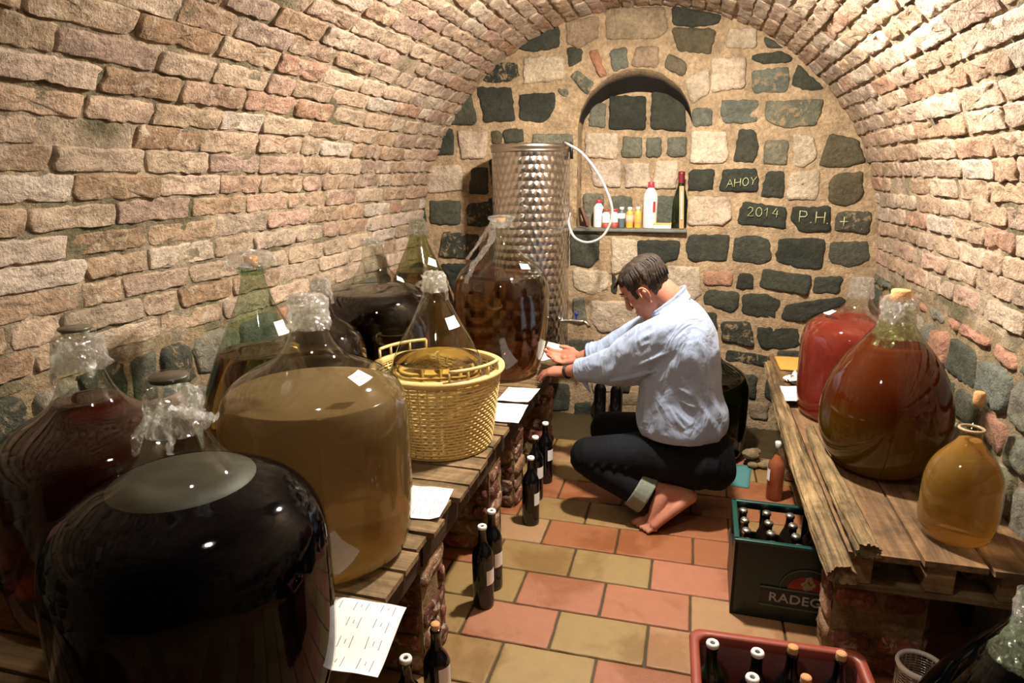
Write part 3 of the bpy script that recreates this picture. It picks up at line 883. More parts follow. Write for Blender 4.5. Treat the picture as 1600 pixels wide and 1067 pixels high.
def sticker(root, kind, r, H, phi, z, w, h, rot=0.0, scribble=2, seed=1):
    """paper label stuck on the glass, following its curve. phi = direction round the jar"""
    mb = MB(); n = 6; P = []; F = []
    def pt(u, v, lift):
        c, s_ = math.cos(rot), math.sin(rot); uu = u*c - v*s_; vv = u*s_ + v*c
        zz = z + vv * .8
        # keep distances roughly right on sloping shoulders
        r0 = radius_at(kind, r, H, z); sl = (radius_at(kind, r, H, z+.012) - radius_at(kind, r, H, z-.012)) / .024
        zz = z + vv / math.sqrt(1 + sl*sl); rr = radius_at(kind, r, H, zz) + lift
        a = phi + uu / max(.03, r0)
        return V(rr*math.cos(a), rr*math.sin(a), zz + lift * max(0, -sl) * .8)
    for i in range(n+1):
        for j in range(n+1):
            P.append(pt((i/n-.5)*w, (j/n-.5)*h, .0022 + .0015*(i == n) * nz(seed, j, 1)))
    for i in range(n):
        for j in range(n):
            a = i*(n+1)+j; F.append((a, a+1, a+n+2, a+n+1))
    mb.add(P, F)
    lab = mb.build('paper_label', M_paper, root)
    if scribble:
        m2 = MB(); rr_ = random.Random(seed)
        for k in range(scribble):
            vv = (.5 - (k+1)/(scribble+1)) * h
            m2.tube([pt(-w*.3 + w*.6*q/6, vv + rr_.uniform(-.0012, .0012), .0034) for q in range(7)], .00045, 4)
        m2.build('handwriting', M_ink, lab)
    return lab
def film_wrap(root, r_neck, z_top, z_bot, flare, seed, tails=(), puff=0.0, top=True):
    mb = MB()
    pr = []
    if puff: pr += [(.004, z_top + puff), (r_neck + puff*.7, z_top + puff*.75), (r_neck + puff*.9, z_top + puff*.1)]
    elif top: pr += [(.006, z_top + .004), (r_neck*.8, z_top + .006)]
    pr += [(r_neck + .005, z_top - .006), (r_neck + .004, (z_top*2+z_bot)/3), (r_neck + .006, (z_top + z_bot*2)/3), (r_neck + flare, z_bot)]
    crumple(mb, pr, seed, .007)
    crumple(mb, [(a + .004, b - .002) for a, b in pr[-4:]], seed + 5, .008)
    for pts, w in tails: ribbon(mb, pts, w, seed)
    return mb.build('cling_film', M_film, root)

def demijohn(pos, r, top, kind, level, mglass, mliq, label, group='glass demijohns of fruit wine', z0=.470, lean=(0, 0)):
    H = top - z0
    root = empty('demijohn', (pos[0], pos[1], z0), (lean[0], lean[1], 0))
    tag(root, label, 'demijohn', group)
    g = MB(); g.lathe(prof_pts(kind, r, H), 72)
    g.build('glass_body', mglass, root, merge=.0004)
    ri = PROFILES[kind][-3][0] * r
    if mliq is not None:
        l = MB(); l.lathe(liquid_mesh(kind, r, H, level - z0), 64)
        l.build('wine', mliq, root, merge=.0004)
    return root, H, r * PROFILES[kind][-6][0]

def face(pos, az_off=0):
    """direction from the jar towards the room's entrance"""
    return math.atan2(-pos[1], -pos[0]) + az_off

# 1 near black demijohn
p = (-0.858, 0.902)
j, H, rn = demijohn(p, .245, 1.135, 'squat', .937, M_glass_dark, L_black, 'huge demijohn of black wine nearest the viewer, twisted film tied below its bare rim')
m = MB(); rf = radius_at('squat', .245, H, .467) - .004  # thin grey disc at the top of the black wine
m.lathe([(.0005, .4695), (rf*.5, .4693), (rf, .4680), (rf, .4665), (.0005, .4660)], 48); m.build('surface_disc', plain('grey_surface', rgb(52, 46, 34), .6, var=.3), j)
mb = MB(); crumple(mb, [(rn+.006, H-.03), (rn+.010, H-.05), (rn+.008, H-.075), (rn+.016, H-.10)], 3, .007)
ribbon(mb, [(rn*.7, -.03, H-.05), (rn+.03, -.04, H-.045), (rn+.055, -.035, H-.052), (rn+.075, -.03, H-.06)], (.030, .022), 1.2, .006)
ribbon(mb, [(-rn*.6, -.03, H-.06), (-rn-.01, -.035, H-.10), (-rn-.018, -.04, H-.14)], (.03, .012), 4.4, .005)
ribbon(mb, [(rn*.5, -.045, H-.06), (rn*.9, -.052, H-.09), (rn*1.0, -.06, H-.12)], (.018, .010), 2.4, .004)
mb.build('cling_film', M_film, j)
m = MB(); m.lathe([(.0005, H-.001), (rn*.85, H-.001), (rn*.88, H-.004), (rn*.84, H-.010)], 36); m.build('stopper', plain('smoky_stopper', rgb(70, 62, 50), .35), j)
# 2 dark red at the left edge
p = (-1.310, 1.130)
j, H, rn = demijohn(p, .222, 1.140, 'squat', .98, M_glass, L_darkred, 'dark red demijohn at the left edge of the picture, crumpled film under its glass disc')
film_wrap(j, rn+.008, H-.012, H-.085, .016, 8, tails=[([(-.03, -.03, H-.06), (-.02, -.055, H-.11), (.01, -.065, H-.135), (.035, -.05, H-.12)], (.02, .006)), ([(.04, -.01, H-.05), (.06, -.02, H-.06), (.055, -.03, H-.10)], (.05, .012))], top=False)
m = MB(); m.lathe([(.0005, H+.004), (rn*.98, H+.004), (rn*1.0, H+.001), (rn*.9, H-.004)], 36); m.build('stopper', plain('smoky_disc', rgb(84, 78, 62), .3), j)
# 3 beige
p = (-0.924, 1.447)
j, H, rn = demijohn(p, .242, 1.168, 'barrel', .925, M_glass, L_beige, 'big demijohn of cloudy golden wine behind the black one, white label on its shoulder')
film_wrap(j, rn+.002, H+.002, H-.075, .006, 14)
sticker(j, 'barrel', 0.242, H, -0.256, 0.51, 0.055, 0.04, 0.2, 2, 5)
# 4 green neck
p = (-1.282, 1.727)
j, H, rn = demijohn(p, .192, 1.208, 'cone', .94, M_glass_green, L_amber, 'green-necked conical demijohn by the left wall capped with a bubble of film')
film_wrap(j, rn*.9, H, H-.012, .012, 19, puff=.042)
m = MB(); m.tube([(rn*1.12*math.cos(a*.2618), rn*1.12*math.sin(a*.2618), H-.026) for a in range(25)], .004, 8, cap=False); m.build('neck_ring', M_glass_green, j)
m = MB(); m.lathe([(.0005, H+.022), (.019, H+.022), (.020, H-.01), (.0005, H-.012)], 24); m.build('cork', M_cork, j)
sticker(j, 'cone', 0.192, H, -0.102, 0.546, 0.045, 0.045, 0, 2, 5)
# 5 brown
p = (-1.276, 2.092)
j, H, rn = demijohn(p, .152, 1.100, 'barrel', 1.03, M_glass, L_brown, 'small brown demijohn filled to the neck between the cloudy golden one and the basket')
film_wrap(j, rn+.001, H+.002, H-.05, .014, 23, tails=[([(.02, -.01, H-.01), (.045, -.02, H-.03), (.065, -.03, H-.075)], (.02, .006))])
# 6 wide dark
p = (-1.311, 2.587)
j, H, rn = demijohn(p, .262, 1.195, 'barrel', .985, M_glass, L_dkbrown, 'wide demijohn of dark brown wine with a film wisp, left of the basket')
film_wrap(j, rn, H+.002, H-.02, .004, 29, tails=[([(.0, 0, H), (-.012, -.01, H+.04), (.006, -.01, H+.07)], (.016, .006))])
sticker(j, 'barrel', 0.262, H, 0.098, 0.559, 0.05, 0.03, 0.5, 2, 5)
# 7 tall green
p = (-1.332, 3.128)
j, H, rn = demijohn(p, .192, 1.245, 'cone', .99, M_glass_olive, L_brown, 'tall olive green conical demijohn in the back row beside the stone wall')
film_wrap(j, rn, H+.002, H-.07, .012, 31, tails=[([(.02, -.01, H-.02), (.05, -.02, H-.015), (.065, -.02, H-.09)], (.035, .012))])
sticker(j, 'cone', 0.192, H, -0.347, 0.568, 0.055, 0.04, -0.4, 2, 6)
# 8 amber by the tank
p = (-0.895, 3.135)
j, H, rn = demijohn(p, .240, 1.245, 'taper', .985, M_glass, L_amber, 'amber demijohn in front of the steel tank with a long white twist of film')
film_wrap(j, rn, H+.006, H-.03, .012, 37, puff=.02)
mb = MB()
ribbon(mb, [(-.02, -.02, H+.012), (-.035, -.05, H-.02), (-.02, -.085, H-.07), (-.045, -.135, H-.13), (-.075, -.185, H-.18), (-.09, -.235, H-.23), (-.10, -.255, H-.27)], (.045, .02), 3.1, .007)
mb.build('film_twist', M_film_white, j)
mb = MB(); ribbon(mb, [(-.03, -.01, H), (-.07, -.04, H-.06), (-.11, -.06, H-.12), (-.15, -.09, H-.18)], (.06, .03), 1.1, .006)
mb.build('cling_film', M_film, j)
m = MB(); m.lathe([(.0005, H+.014), (.022, H+.014), (.021, H-.01), (.0005, H-.012)], 24); m.build('cork', M_cork, j)
sticker(j, 'taper', 0.24, H, -0.584, 0.567, 0.05, 0.035, -0.2, 2, 5)
# 9 in the basket
BX, BY = -0.890, 2.225
j, H, rn = demijohn((BX, BY), .192, 1.118, 'cone', .805, M_glass, L_gold, 'conical demijohn half full of golden wine sitting in the woven basket', z0=.478)
film_wrap(j, rn+.001, H+.002, H-.06, .010, 41, tails=[([(.02, 0, H-.02), (.045, -.01, H-.045), (.055, -.02, H-.09)], (.02, .01)), ([(-.02, -.01, H-.03), (-.045, -.02, H-.03), (-.06, -.02, H-.045)], (.012, .006))])
sticker(j, 'cone', 0.192, H, -0.484, 0.472, 0.05, 0.045, 0.1, 2, 5)
# 10 red on the right
p = (0.676, 2.90)
j, H, rn = demijohn(p, .205, 1.045, 'barrel', .885, M_glass, L_red, 'rose red demijohn at the far end of the right bench')
film_wrap(j, rn, H+.004, H-.07, .010, 47, tails=[([(-.01, -.02, H-.02), (.0, -.035, H-.07), (.02, -.06, H-.12), (.07, -.10, H-.16)], (.03, .008))], puff=.004)
sticker(j, 'barrel', 0.205, H, 3.136, 0.435, 0.055, 0.035, 0.2, 2, 5)
# 11 pear
p = (0.668, 2.362)
j, H, rn = demijohn(p, .201, 1.062, 'pear', .915, M_glass_olive, L_pear, 'onion-shaped demijohn of red-brown wine corked in the middle of the right bench')
m = MB(); m.lathe([(.0005, H+.034), (.026, H+.034), (.029, H+.030), (.029, H+.004), (.024, H-.012), (.0005, H-.014)], 28); m.build('cork', M_cork, j)
film_wrap(j, rn+.001, H+.008, H-.12, .018, 53, tails=[([(-.02, -.03, H-.10), (-.045, -.075, H-.16), (-.085, -.115, H-.23), (-.12, -.125, H-.29)], (.05, .012)), ([(-.05, -.02, H-.12), (-.09, -.05, H-.20), (-.14, -.07, H-.28)], (.03, .01))])
# 12 small
p = (0.764, 1.935)
j, H, rn = demijohn(p, .098, .795, 'small', .762, M_glass, L_small, 'small uncorked demijohn of hazy apricot wine at the near end of the right bench')
m = MB(); m.tube([(.0285*math.cos(a*.2618), .0285*math.sin(a*.2618), H-.004) for a in range(25)], .0042, 10, cap=False); m.build('neck_rim', plain('pale_glass_rim', rgb(176, 150, 118), .12, spec=.7), j)
# 13 clear corked behind it
p = (0.846, 2.130)
j, H, rn = demijohn(p, .068, .806, 'small', .60, M_glass, L_olive, 'clear corked bottle against the right wall behind the small apricot demijohn', group=None)
j.name = 'glass_bottle'; j['category'] = 'bottle'
m = MB(); m.lathe([(.0005, H+.032), (.012, H+.033), (.0155, H+.028), (.0155, H+.006), (.0125, H-.012), (.0005, H-.014)], 24); m.build('cork', M_cork, j)
# 14 floor right corner
j, H, rn = demijohn((.725, 1.46), .188, .60, 'cone', .44, M_glass_green, L_black, 'dark demijohn on the floor in the lower right corner', z0=.004, lean=(0, .06))
film_wrap(j, rn+.002, H+.002, H-.16, .03, 59, tails=[([(-.02, -.02, H-.12), (-.05, -.04, H-.17), (-.085, -.05, H-.21)], (.045, .02))])
# 15 floor behind the person
j, H, rn = demijohn((.125, 3.46), .215, .66, 'barrel', .10, glass_thin('dark_green_glass', (.10, .13, .06), 1.6), L_olive, 'dark green demijohn on the floor behind the crouching person', z0=.004)

# ---------------------------------------------------------------- woven plastic basket round the golden demijohn
M_basket = plain('tan_plastic_weave', rgb(206, 178, 112), .5, var=.08, bump=.15)
root = empty('basket', (BX, BY, .470))
tag(root, 'tan woven plastic basket holding the half-full golden demijohn', 'basket')
BH, RB, RT = .30, .197, .236
def brad(z): return RB + (RT - RB) * z / BH
mb = MB()
nst = 44; rows = 24
for i in range(rows):            # woven strands
    z = .014 + (BH - .03) * i / (rows - 1)
    pts = []
    for k in range(nst * 2 + 1):
        a = math.pi * k / nst
        r = brad(z) + (.0030 if (k + i) % 2 == 0 else -.0015)
        pts.append((r*math.cos(a), r*math.sin(a), z))
    mb.tube(pts, (.0038, .0038), 5, cap=False, up=None) if False else mb.tube(pts, .0040, 6, cap=False)
for k in range(nst):             # uprights
    a = 2*math.pi*(k+.5)/nst
    mb.tube([((brad(z)-.001)*math.cos(a), (brad(z)-.001)*math.sin(a), z) for z in (0, .1, .2, BH)], .0030, 6)
mb.build('woven_wall', M_basket, root)
m = MB(); m.lathe([(RT-.008, BH-.010), (RT+.012, BH-.012), (RT+.018, BH-.004), (RT+.017, BH+.006), (RT-.003, BH+.010), (RT-.010, BH+.004), (RT-.008, BH-.010)], 72)
m.build('rim', M_basket, root)
m = MB(); m.lathe([(.0005, .0), (RB, .0), (RB+.004, .008), (RB-.004, .012), (.0005, .006)], 48); m.build('bottom', M_basket, root)
for ac in (-.55, 2.6):           # raised bar handles with little posts
    m = MB(); n = 11
    arc = [ac + (k/(n-1)-.5)*.95 for k in range(n)]
    m.tube([((RT+.006)*math.cos(a), (RT+.006)*math.sin(a), BH + .045) for a in arc], .0065, 8)
    for k in (0, 3, 7, 10):
        a = arc[k]; m.tube([((RT+.005)*math.cos(a), (RT+.005)*math.sin(a), BH+.002), ((RT+.006)*math.cos(a), (RT+.006)*math.sin(a), BH+.045)], .005, 8)
    m.build('handle', M_basket, root)

# ---------------------------------------------------------------- benches: pallets on brick piers
def board(name, lo, hi, mat, parent, seed, axis, wob=.002, nseg=10):
    mb = MB(); x0, y0, z0 = lo; x1, y1, z1 = hi
    L = (x1-x0) if axis == 'x' else (y1-y0)
    pts = []; sec = 12
    P = []; F = []
    for i in range(nseg + 1):
        t = i / nseg
        e = .002 * (i in (0, nseg))
        for k in range(sec):
            # rounded rectangle section
            a = 2*math.pi*(k+.5)/sec; ca, sa = math.cos(a), math.sin(a)
            u = max(-1, min(1, ca*1.55)); v = max(-1, min(1, sa*1.55))
            n1 = wob * nz(t*L*9 + seed, u*3, v*3)
            if axis == 'x':
                P.append(V(x0 + L*t, (y0+y1)/2 + u*((y1-y0)/2 - e) + n1 + wob*nz(t*3, seed, 2), (z0+z1)/2 + v*((z1-z0)/2 - e) + n1*.5))
            else:
                P.append(V((x0+x1)/2 + u*((x1-x0)/2 - e) + n1 + wob*nz(t*3, seed, 2), y0 + L*t, (z0+z1)/2 + v*((z1-z0)/2 - e) + n1*.5))
    for i in range(nseg):
        for k in range(sec):
            k2 = (k+1) % sec; F.append((i*sec+k, i*sec+k2, (i+1)*sec+k2, (i+1)*sec+k))
    F.append(tuple(range(sec))); F.append(tuple(nseg*sec+k for k in range(sec))[::-1])
    mb.add(P, F)
    return mb.build(name, mat, parent, angle=40)
rg = random.Random(9)
def pallet_left(ya, yb, label):
    root = empty('pallet', (-1.14, (ya+yb)/2, .35)); tag(root, label, 'pallet', None)
    cx, cy, cz = root.location
    y = ya
    while y < yb - .05:
        w = min(rg.choice([.10, .12, .14, .095]), yb - y)
        xr = -.675 + rg.uniform(-.012, .014)
        board('top_board', (-1.60 - cx, y - cy, .448 - cz), (xr - cx, y + w - .010 - cy, .468 - cz), M_board_x, root, rg.uniform(0, 50), 'x')
        y += w
    for x in (-.735, -1.14, -1.54):
        board('stringer', (x-.035 - cx, ya - cy, .352 - cz), (x+.035 - cx, yb-.01 - cy, .446 - cz), M_beam_y if x > -1 else M_beam_y, root, rg.uniform(0, 50), 'y', .004)
    return root
pallet_left(.45, 1.58, 'pallet of weathered boards under the nearest demijohns on the left')
pallet_left(1.585, 2.74, 'pallet of weathered boards under the woven basket')
pallet_left(2.745, 3.84, 'pallet of weathered boards under the steel tank and amber demijohn')

def brick_pier(x0, x1, y0, y1, h, label, seed, rough=.006):
    mb = MB(); rg = random.Random(seed)
    root_c = ((x0+x1)/2, (y0+y1)/2)
    def core(fx):
        P = []; F = []; nu, nv = 12, 26
        for i in range(nu+1):
            for j in range(nv+1):
                P.append(fx(i/nu, j/nv))
        for i in range(nu):
            for j in range(nv):
                a = i*(nv+1)+j; F.append((a, a+1, a+nv+2, a+nv+1))
        mb.add(P, F, (*rgb(150, 126, 92)[:3], 0))
    faces = [(lambda u, z, hh: V(x0+u, y0 - hh, z), x1-x0), (lambda u, z, hh: V(x0+u, y1 + hh, z), x1-x0),
             (lambda u, z, hh: V(x0 - hh, y0+u, z), y1-y0), (lambda u, z, hh: V(x1 + hh, y0+u, z), y1-y0)]
    for mp, w in faces:
        core(lambda u, v, mp=mp, w=w: mp(u*w, v*h, .006*fbm(u*w + seed, v*h, 2, 16, 3)))
        z = .0; c = 0
        while z < h - .02:
            hh = min(.072, h - z)
            u = -.0 if c % 2 == 0 else -.12
            while u < w:
                a, b = max(u, 0) + .004, min(u + .24, w) - .004; u += .25
                if b - a < .03: continue
                if rg.random() < .12: continue
                cc = rg.choice([rgb(170,96,70), rgb(150,104,74), rgb(140,78,60), rgb(176,132,96), rgb(160,120,84), rgb(120,66,52)])
                relief(mb, [(a, z+.006), (b, z+.006), (b, z+hh-.006), (a, z+hh-.006)], mp, rg.uniform(.004, .016), vary(cc, rg, .12, rg.choice([0, .6, 1])), step=.025, jit=.005, rnd=.010, rough=rough, seed=rg.uniform(0, 50), tilt=.1)
            z += hh; c += 1
    mb.add([(x0, y0, h), (x1, y0, h), (x1, y1, h), (x0, y1, h)], [(0, 1, 2, 3)], (*rgb(150, 120, 90)[:3], 0))
    o = mb.build('brick_pier', M_brick)
    return tag(o, label, 'brick pier')
brick_pier(-1.02, -.70, 1.56, 1.74, .345, 'rough brick and mortar pier under the left bench nearest the viewer', 1)
brick_pier(-1.02, -.70, 2.24, 2.40, .345, 'brick pier under the left bench behind the pair of dark bottles', 2)
brick_pier(-1.02, -.70, 2.62, 2.78, .345, 'plastered brick pier under the left bench beside the three floor bottles', 5)
brick_pier(-1.02, -.68, 3.22, 3.38, .345, 'red brick pier under the far end of the left bench', 3)
brick_pier(-1.55, -1.25, .9, 1.06, .345, 'brick pier below the bench at the left edge', 4)
# right bench
root = empty('pallet', (.70, 2.75, .37)); cx, cy, cz = root.location
tag(root, 'pallet of long old boards forming the right bench under the demijohns', 'pallet')
for (xa, xb) in ((.462, .640), (.648, .800), (.808, .945)):
    board('top_board', (xa-cx, 1.775-cy + rg.uniform(-.01, .02), .446-cz), (xb-cx, 3.84-cy, .468-cz), M_board_y, root, rg.uniform(0, 50), 'y', .003)
for y in (1.80, 2.72, 3.70):
    for x in (.50, .70, .875):
        m = MB(); m.box((x-.035-cx, y-cy, .362-cz), (x+.035-cx, y+.10-cy, .445-cz), bev=.004); m.build('block', M_block, root)
    board('cross_board', (.462-cx, y-cy, .344-cz), (.945-cx, y+.10-cy, .361-cz), M_board_x, root, rg.uniform(0, 50), 'x')
brick_pier(.47, .72, 1.90, 2.045, .342, 'crumbling brick pier under the near end of the right bench', 6, .010)
brick_pier(.50, .90, 3.20, 3.38, .342, 'brick pier under the far end of the right bench', 7, .008)
def log(name, pts, rad, label, seed):
    mb = MB(); P = []; F = []
    pts = smooth_pts(pts, 34); n = len(pts); seg = 40
    for i, p in enumerate(pts):
        x, y, z, rx, rz = p
        for k in range(seg):
            a = 2*math.pi*k/seg
            g = 1.08 + .22*nz(math.cos(a)*2.5+seed, math.sin(a)*2.5, y*2.2) + .38*nz(math.cos(a)*6, math.sin(a)*6+seed, y*1.4) + .12*nz(math.cos(a)*12, math.sin(a)*12, y*14)
            P.append(V(x + rx*g*math.cos(a), y, z + rz*g*max(-.7, math.sin(a))))
    for i in range(n-1):
        for k in range(seg):
            k2 = (k+1) % seg; F.append((i*seg+k, i*seg+k2, (i+1)*seg+k2, (i+1)*seg+k))
    F.append(tuple(range(seg))); F.append(tuple((n-1)*seg+k for k in range(seg))[::-1])
    mb.add(P, F)
    o = mb.build(name, M_log); return tag(o, label, 'log')
log('split_log', [(.420, 1.64, .474, .030, .026), (.414, 2.2, .474, .029, .026), (.426, 2.9, .474, .026, .024), (.438, 3.60, .477, .020, .022)], None, 'rough split log along the outer edge of the right bench', 2.0)
log('split_log', [(.500, 1.735, .497, .028, .022), (.492, 2.2, .497, .026, .022), (.490, 2.62, .494, .014, .018)], None, 'shorter bark-edged log lying inside the long one on the right bench', 6.0)

# ---------------------------------------------------------------- steel tank
def tank_mat():
    t = NT('pearled_steel')
    # engine-turned discs: overlapping round polish marks in rows
    sp = t.n.new('ShaderNodeSeparateXYZ'); t.l.new(t.obj, sp.inputs[0])
    ang = t.math('ARCTAN2', sp.outputs[1], sp.outputs[0])
    u = t.math('MULTIPLY', ang, 34 / (2*math.pi)); v = t.math('MULTIPLY', sp.outputs[2], 24)
    row = t.math('FLOOR', v)
    sh = t.math('MULTIPLY', t.math('MODULO', row, 2), .5)
    fu = t.math('SUBTRACT', t.math('FRACT', t.math('ADD', t.math('ADD', u, 40), sh)), .5)
    fv = t.math('SUBTRACT', t.math('FRACT', v), .5)
    d = t.math('SQRT', t.math('ADD', t.math('MULTIPLY', fu, fu), t.math('MULTIPLY', fv, fv)))
    rings = t.math('SINE', t.math('MULTIPLY', d, 60))
    dome = t.math('MULTIPLY', d, -1.3)
    n1 = t.bump(dome, .42, .014)
    t.normal(t.bump(rings, .10, .0015, n1))
    t.col(t.mix(t.math('MULTIPLY', d, 1.2, True), rgb(222, 218, 210), rgb(166, 162, 154)))
    t.set(metallic=1.0, roughness=.2)
    return t.m
M_tank = tank_mat()
TX, TYY, TR, TB, TT = -0.862, 3.625, .213, .470, 1.600
root = empty('steel_tank', (TX, TYY, TB)); tag(root, 'tall stainless steel wine tank with pearled finish against the back wall', 'tank')
HT = TT - TB
m = MB(); m.lathe([(.0005, 0), (TR-.01, 0), (TR, .008), (TR, HT*.25), (TR, HT*.5), (TR, HT*.75), (TR, HT-.02)], 96); m.build('tank_body', M_tank, root)
m = MB(); m.lathe([(TR-.004, HT-.026), (TR+.004, HT-.024), (TR+.006, HT-.016), (TR+.003, HT-.010), (TR+.008, HT-.004), (TR+.009, HT+.012), (TR+.004, HT+.018), (TR-.006, HT+.018), (TR-.006, HT+.006), (.0005, HT+.006)], 96)
m.build('lid_rim', M_steel, root)
m = MB(); m.tube([(TR-.005, -.02, HT+.015), (TR+.012, -.022, HT+.015), (TR+.014, -.022, HT-.06)], .009, 8); m.box((TR-.03, -.045, HT+.018), (TR+.012, -.005, HT+.03), bev=.003); m.build('lid_clamp', M_blackpl, root)
tp = empty('tap', (0, 0, 0)); bpy.data.objects.remove(tp)
m = MB()
m.capsule((TR*.93, -.06, .195), (TR+.045, -.065, .197), .012, .012, 14)
m.capsule((TR+.03, -.064, .197), (TR+.095, -.067, .199), .015, .012, 14)
m.tube([(TR+.085, -.067, .199), (TR+.115, -.068, .196), (TR+.130, -.068, .180), (TR+.134, -.068, .168)], [.010, .010, .011, .011], 12)
tapo = m.build('tap', M_metal, root)
m = MB(); m.capsule((TR+.062, -.066, .205), (TR+.062, -.066, .235), .006, .006, 10); m.ball((TR+.062, -.066, .240), (.011, .009, .013), 12, 8); m.build('tap_knob', M_blue, tapo)
# hose hanging from the lid
m = MB()
pts = smooth_pts([(-.665, 3.56, 1.622), (-.63, 3.50, 1.608), (-.55, 3.46, 1.560), (-.465, 3.45, 1.455), (-.405, 3.45, 1.330), (-.396, 3.45, 1.240), (-.440, 3.46, 1.150), (-.515, 3.47, 1.115), (-.585, 3.50, 1.130), (-.625, 3.55, 1.170), (-.650, 3.62, 1.220), (-.655, 3.70, 1.25)], 8)
m.tube(pts, .0068, 12)
tag(m.build('plastic_hose', plain('milky_hose', rgb(178, 175, 172), .3)), 'milky plastic hose looping down from the rim of the steel tank', 'hose')

# ---------------------------------------------------------------- niche shelf and what stands on it
m = MB(); P = []
m.box((-.662, 3.838, 1.140), (-.022, 4.035, 1.157), bev=.004)
o = m.build('slate_shelf', plain('slate', rgb(96, 100, 92), .6, var=.2, bump=.5, bscale=40)); tag(o, 'thin grey slate shelf along the foot of the wall niche', 'shelf')
SZ = 1.1585
def small_bottle(x, y, r, h, body, cap, label, neck=.35, capn='cap', band=None, capr=None, ch=.02):
    root = empty('small_bottle', (x, y, SZ)); tag(root, label, 'bottle', 'bottles in the wall niche')
    m = MB(); m.lathe([(.0005, 0), (r*.92, 0), (r, .004), (r, h*.66), (r*.93, h*.74), (r*.55, h*.84), (r*neck, h*.88), (r*neck, h*.92), (.0005, h*.92)], 24); m.build('body', body, root)
    cr = capr or r*neck*1.25
    m = MB(); m.lathe([(cr, h*.88), (cr*1.03, h*.885), (cr, h-.002), (cr*.9, h), (.0005, h)], 20); m.build(capn, cap, root)
    if band:
        m = MB(); m.lathe([(r+.0006, h*band[1]), (r+.0012, h*band[1]+.001), (r+.0012, h*band[2]), (r+.0006, h*band[2])], 24); m.build('label', band[0], root)
    return root
M_dkred = plain('brick_red_plastic', rgb(160, 66, 52), .5)
M_greyb = plain('blue_grey_plastic', rgb(92, 100, 104), .45)
small_bottle(-.528, 3.93, .030, .158, M_white, M_redcap, 'slim white bottle with red cap, first of the bottles on the niche shelf', .4)
small_bottle(-.480, 3.895, .023, .108, M_white, M_dkred, 'small white bottle with brick red cap and foot beside the slim white one', .7, band=(M_dkred, .02, .28))
small_bottle(-.432, 3.895, .022, .108, M_white, M_redcap, 'small white bottle with red top left of the grey one', .7, band=(M_dkred, .02, .30))
small_bottle(-.392, 3.915, .020, .118, M_greyb, M_white, 'small blue-grey bottle with white cap on the niche shelf', .5, band=(M_white, .45, .7))
small_bottle(-.345, 3.905, .021, .118, M_yellow, M_white, 'small yellow bottle with pale label beside the grey one', .5, band=(plain('faded_label', rgb(214, 170, 140), .7), .30, .62))
small_bottle(-.300, 3.915, .020, .120, M_yellow, M_white, 'small plain yellow bottle left of the tall white bottle', .5, band=(plain('orange_label', rgb(216, 150, 70), .7), .2, .6))
b = small_bottle(-.232, 3.92, .040, .258, M_white, M_redcap, 'tall white bottle with red cap on the niche shelf', .36)
m = MB(); P = []; F = []
for i in range(7):
    for j in range(2):
        a = -1.15 + .42*i/6; P.append(V(.0407*math.cos(a), .0407*math.sin(a), .09 + .06*j))
for i in range(6): F.append((2*i, 2*i+2, 2*i+3, 2*i+1))
m.add(P, F); m.build('label', M_redcap, b)
root = empty('soap_box', (-.158, 3.895, SZ)); tag(root, 'small white plastic box with yellow lid on the niche shelf', 'box')
m = MB(); m.box((-.048, -.022, 0), (.048, .022, .022), bev=.003); m.build('box_body', M_white, root)
m = MB(); m.box((-.050, -.024, .022), (.050, .024, .031), bev=.002); m.build('lid', M_yellow, root)
root = empty('sparkling_wine_bottle', (-.068, 3.935, SZ)); tag(root, 'green sparkling wine bottle at the right end of the niche shelf', 'bottle')
m = MB(); m.lathe([(.0005, 0), (.040, 0), (.043, .006), (.043, .12), (.040, .155), (.028, .205), (.018, .24), (.0145, .27), (.0145, .30), (.0005, .30)], 28); m.build('body', plain('olive_bottle_glass', rgb(20, 28, 12), .12, var=.4), root)
m = MB(); m.lathe([(.0165, .245), (.0175, .27), (.0185, .30), (.019, .312), (.0005, .316)], 20); m.build('foil', plain('red_foil', rgb(120, 40, 44), .4, .3), root)
root = empty('thermometer', (-.052, 3.878, SZ + .001), (-.07, -.05, 0)); tag(root, 'wooden thermometer board leaning on the green bottle in the niche', 'thermometer')
m = MB(); m.box((-.013, -.005, 0), (.013, .003, .235), bev=.003); m.build('wooden_back', plain('pale_wood', rgb(172, 140, 92), .7, var=.2), root)
m = MB(); m.capsule((0, -.008, .06), (0, -.008, .20), .003, .003, 8); m.ball((0, -.008, .055), .006, 10, 6); m.build('glass_tube', M_white, root)
root = MB(); root.box((-.009, -.035, 0), (.009, .035, .12), bev=.004, M=Matrix.Translation((-.590, 3.93, SZ+.004)) @ Matrix.Rotation(-.38, 4, 'Y') @ Matrix.Rotation(.3, 4, 'Z'))
tag(root.build('wood_scrap', plain('dark_red_wood', rgb(92, 52, 34), .6, var=.3)), 'dark reddish wood scrap leaning at the left end of the niche shelf', 'wood scrap')

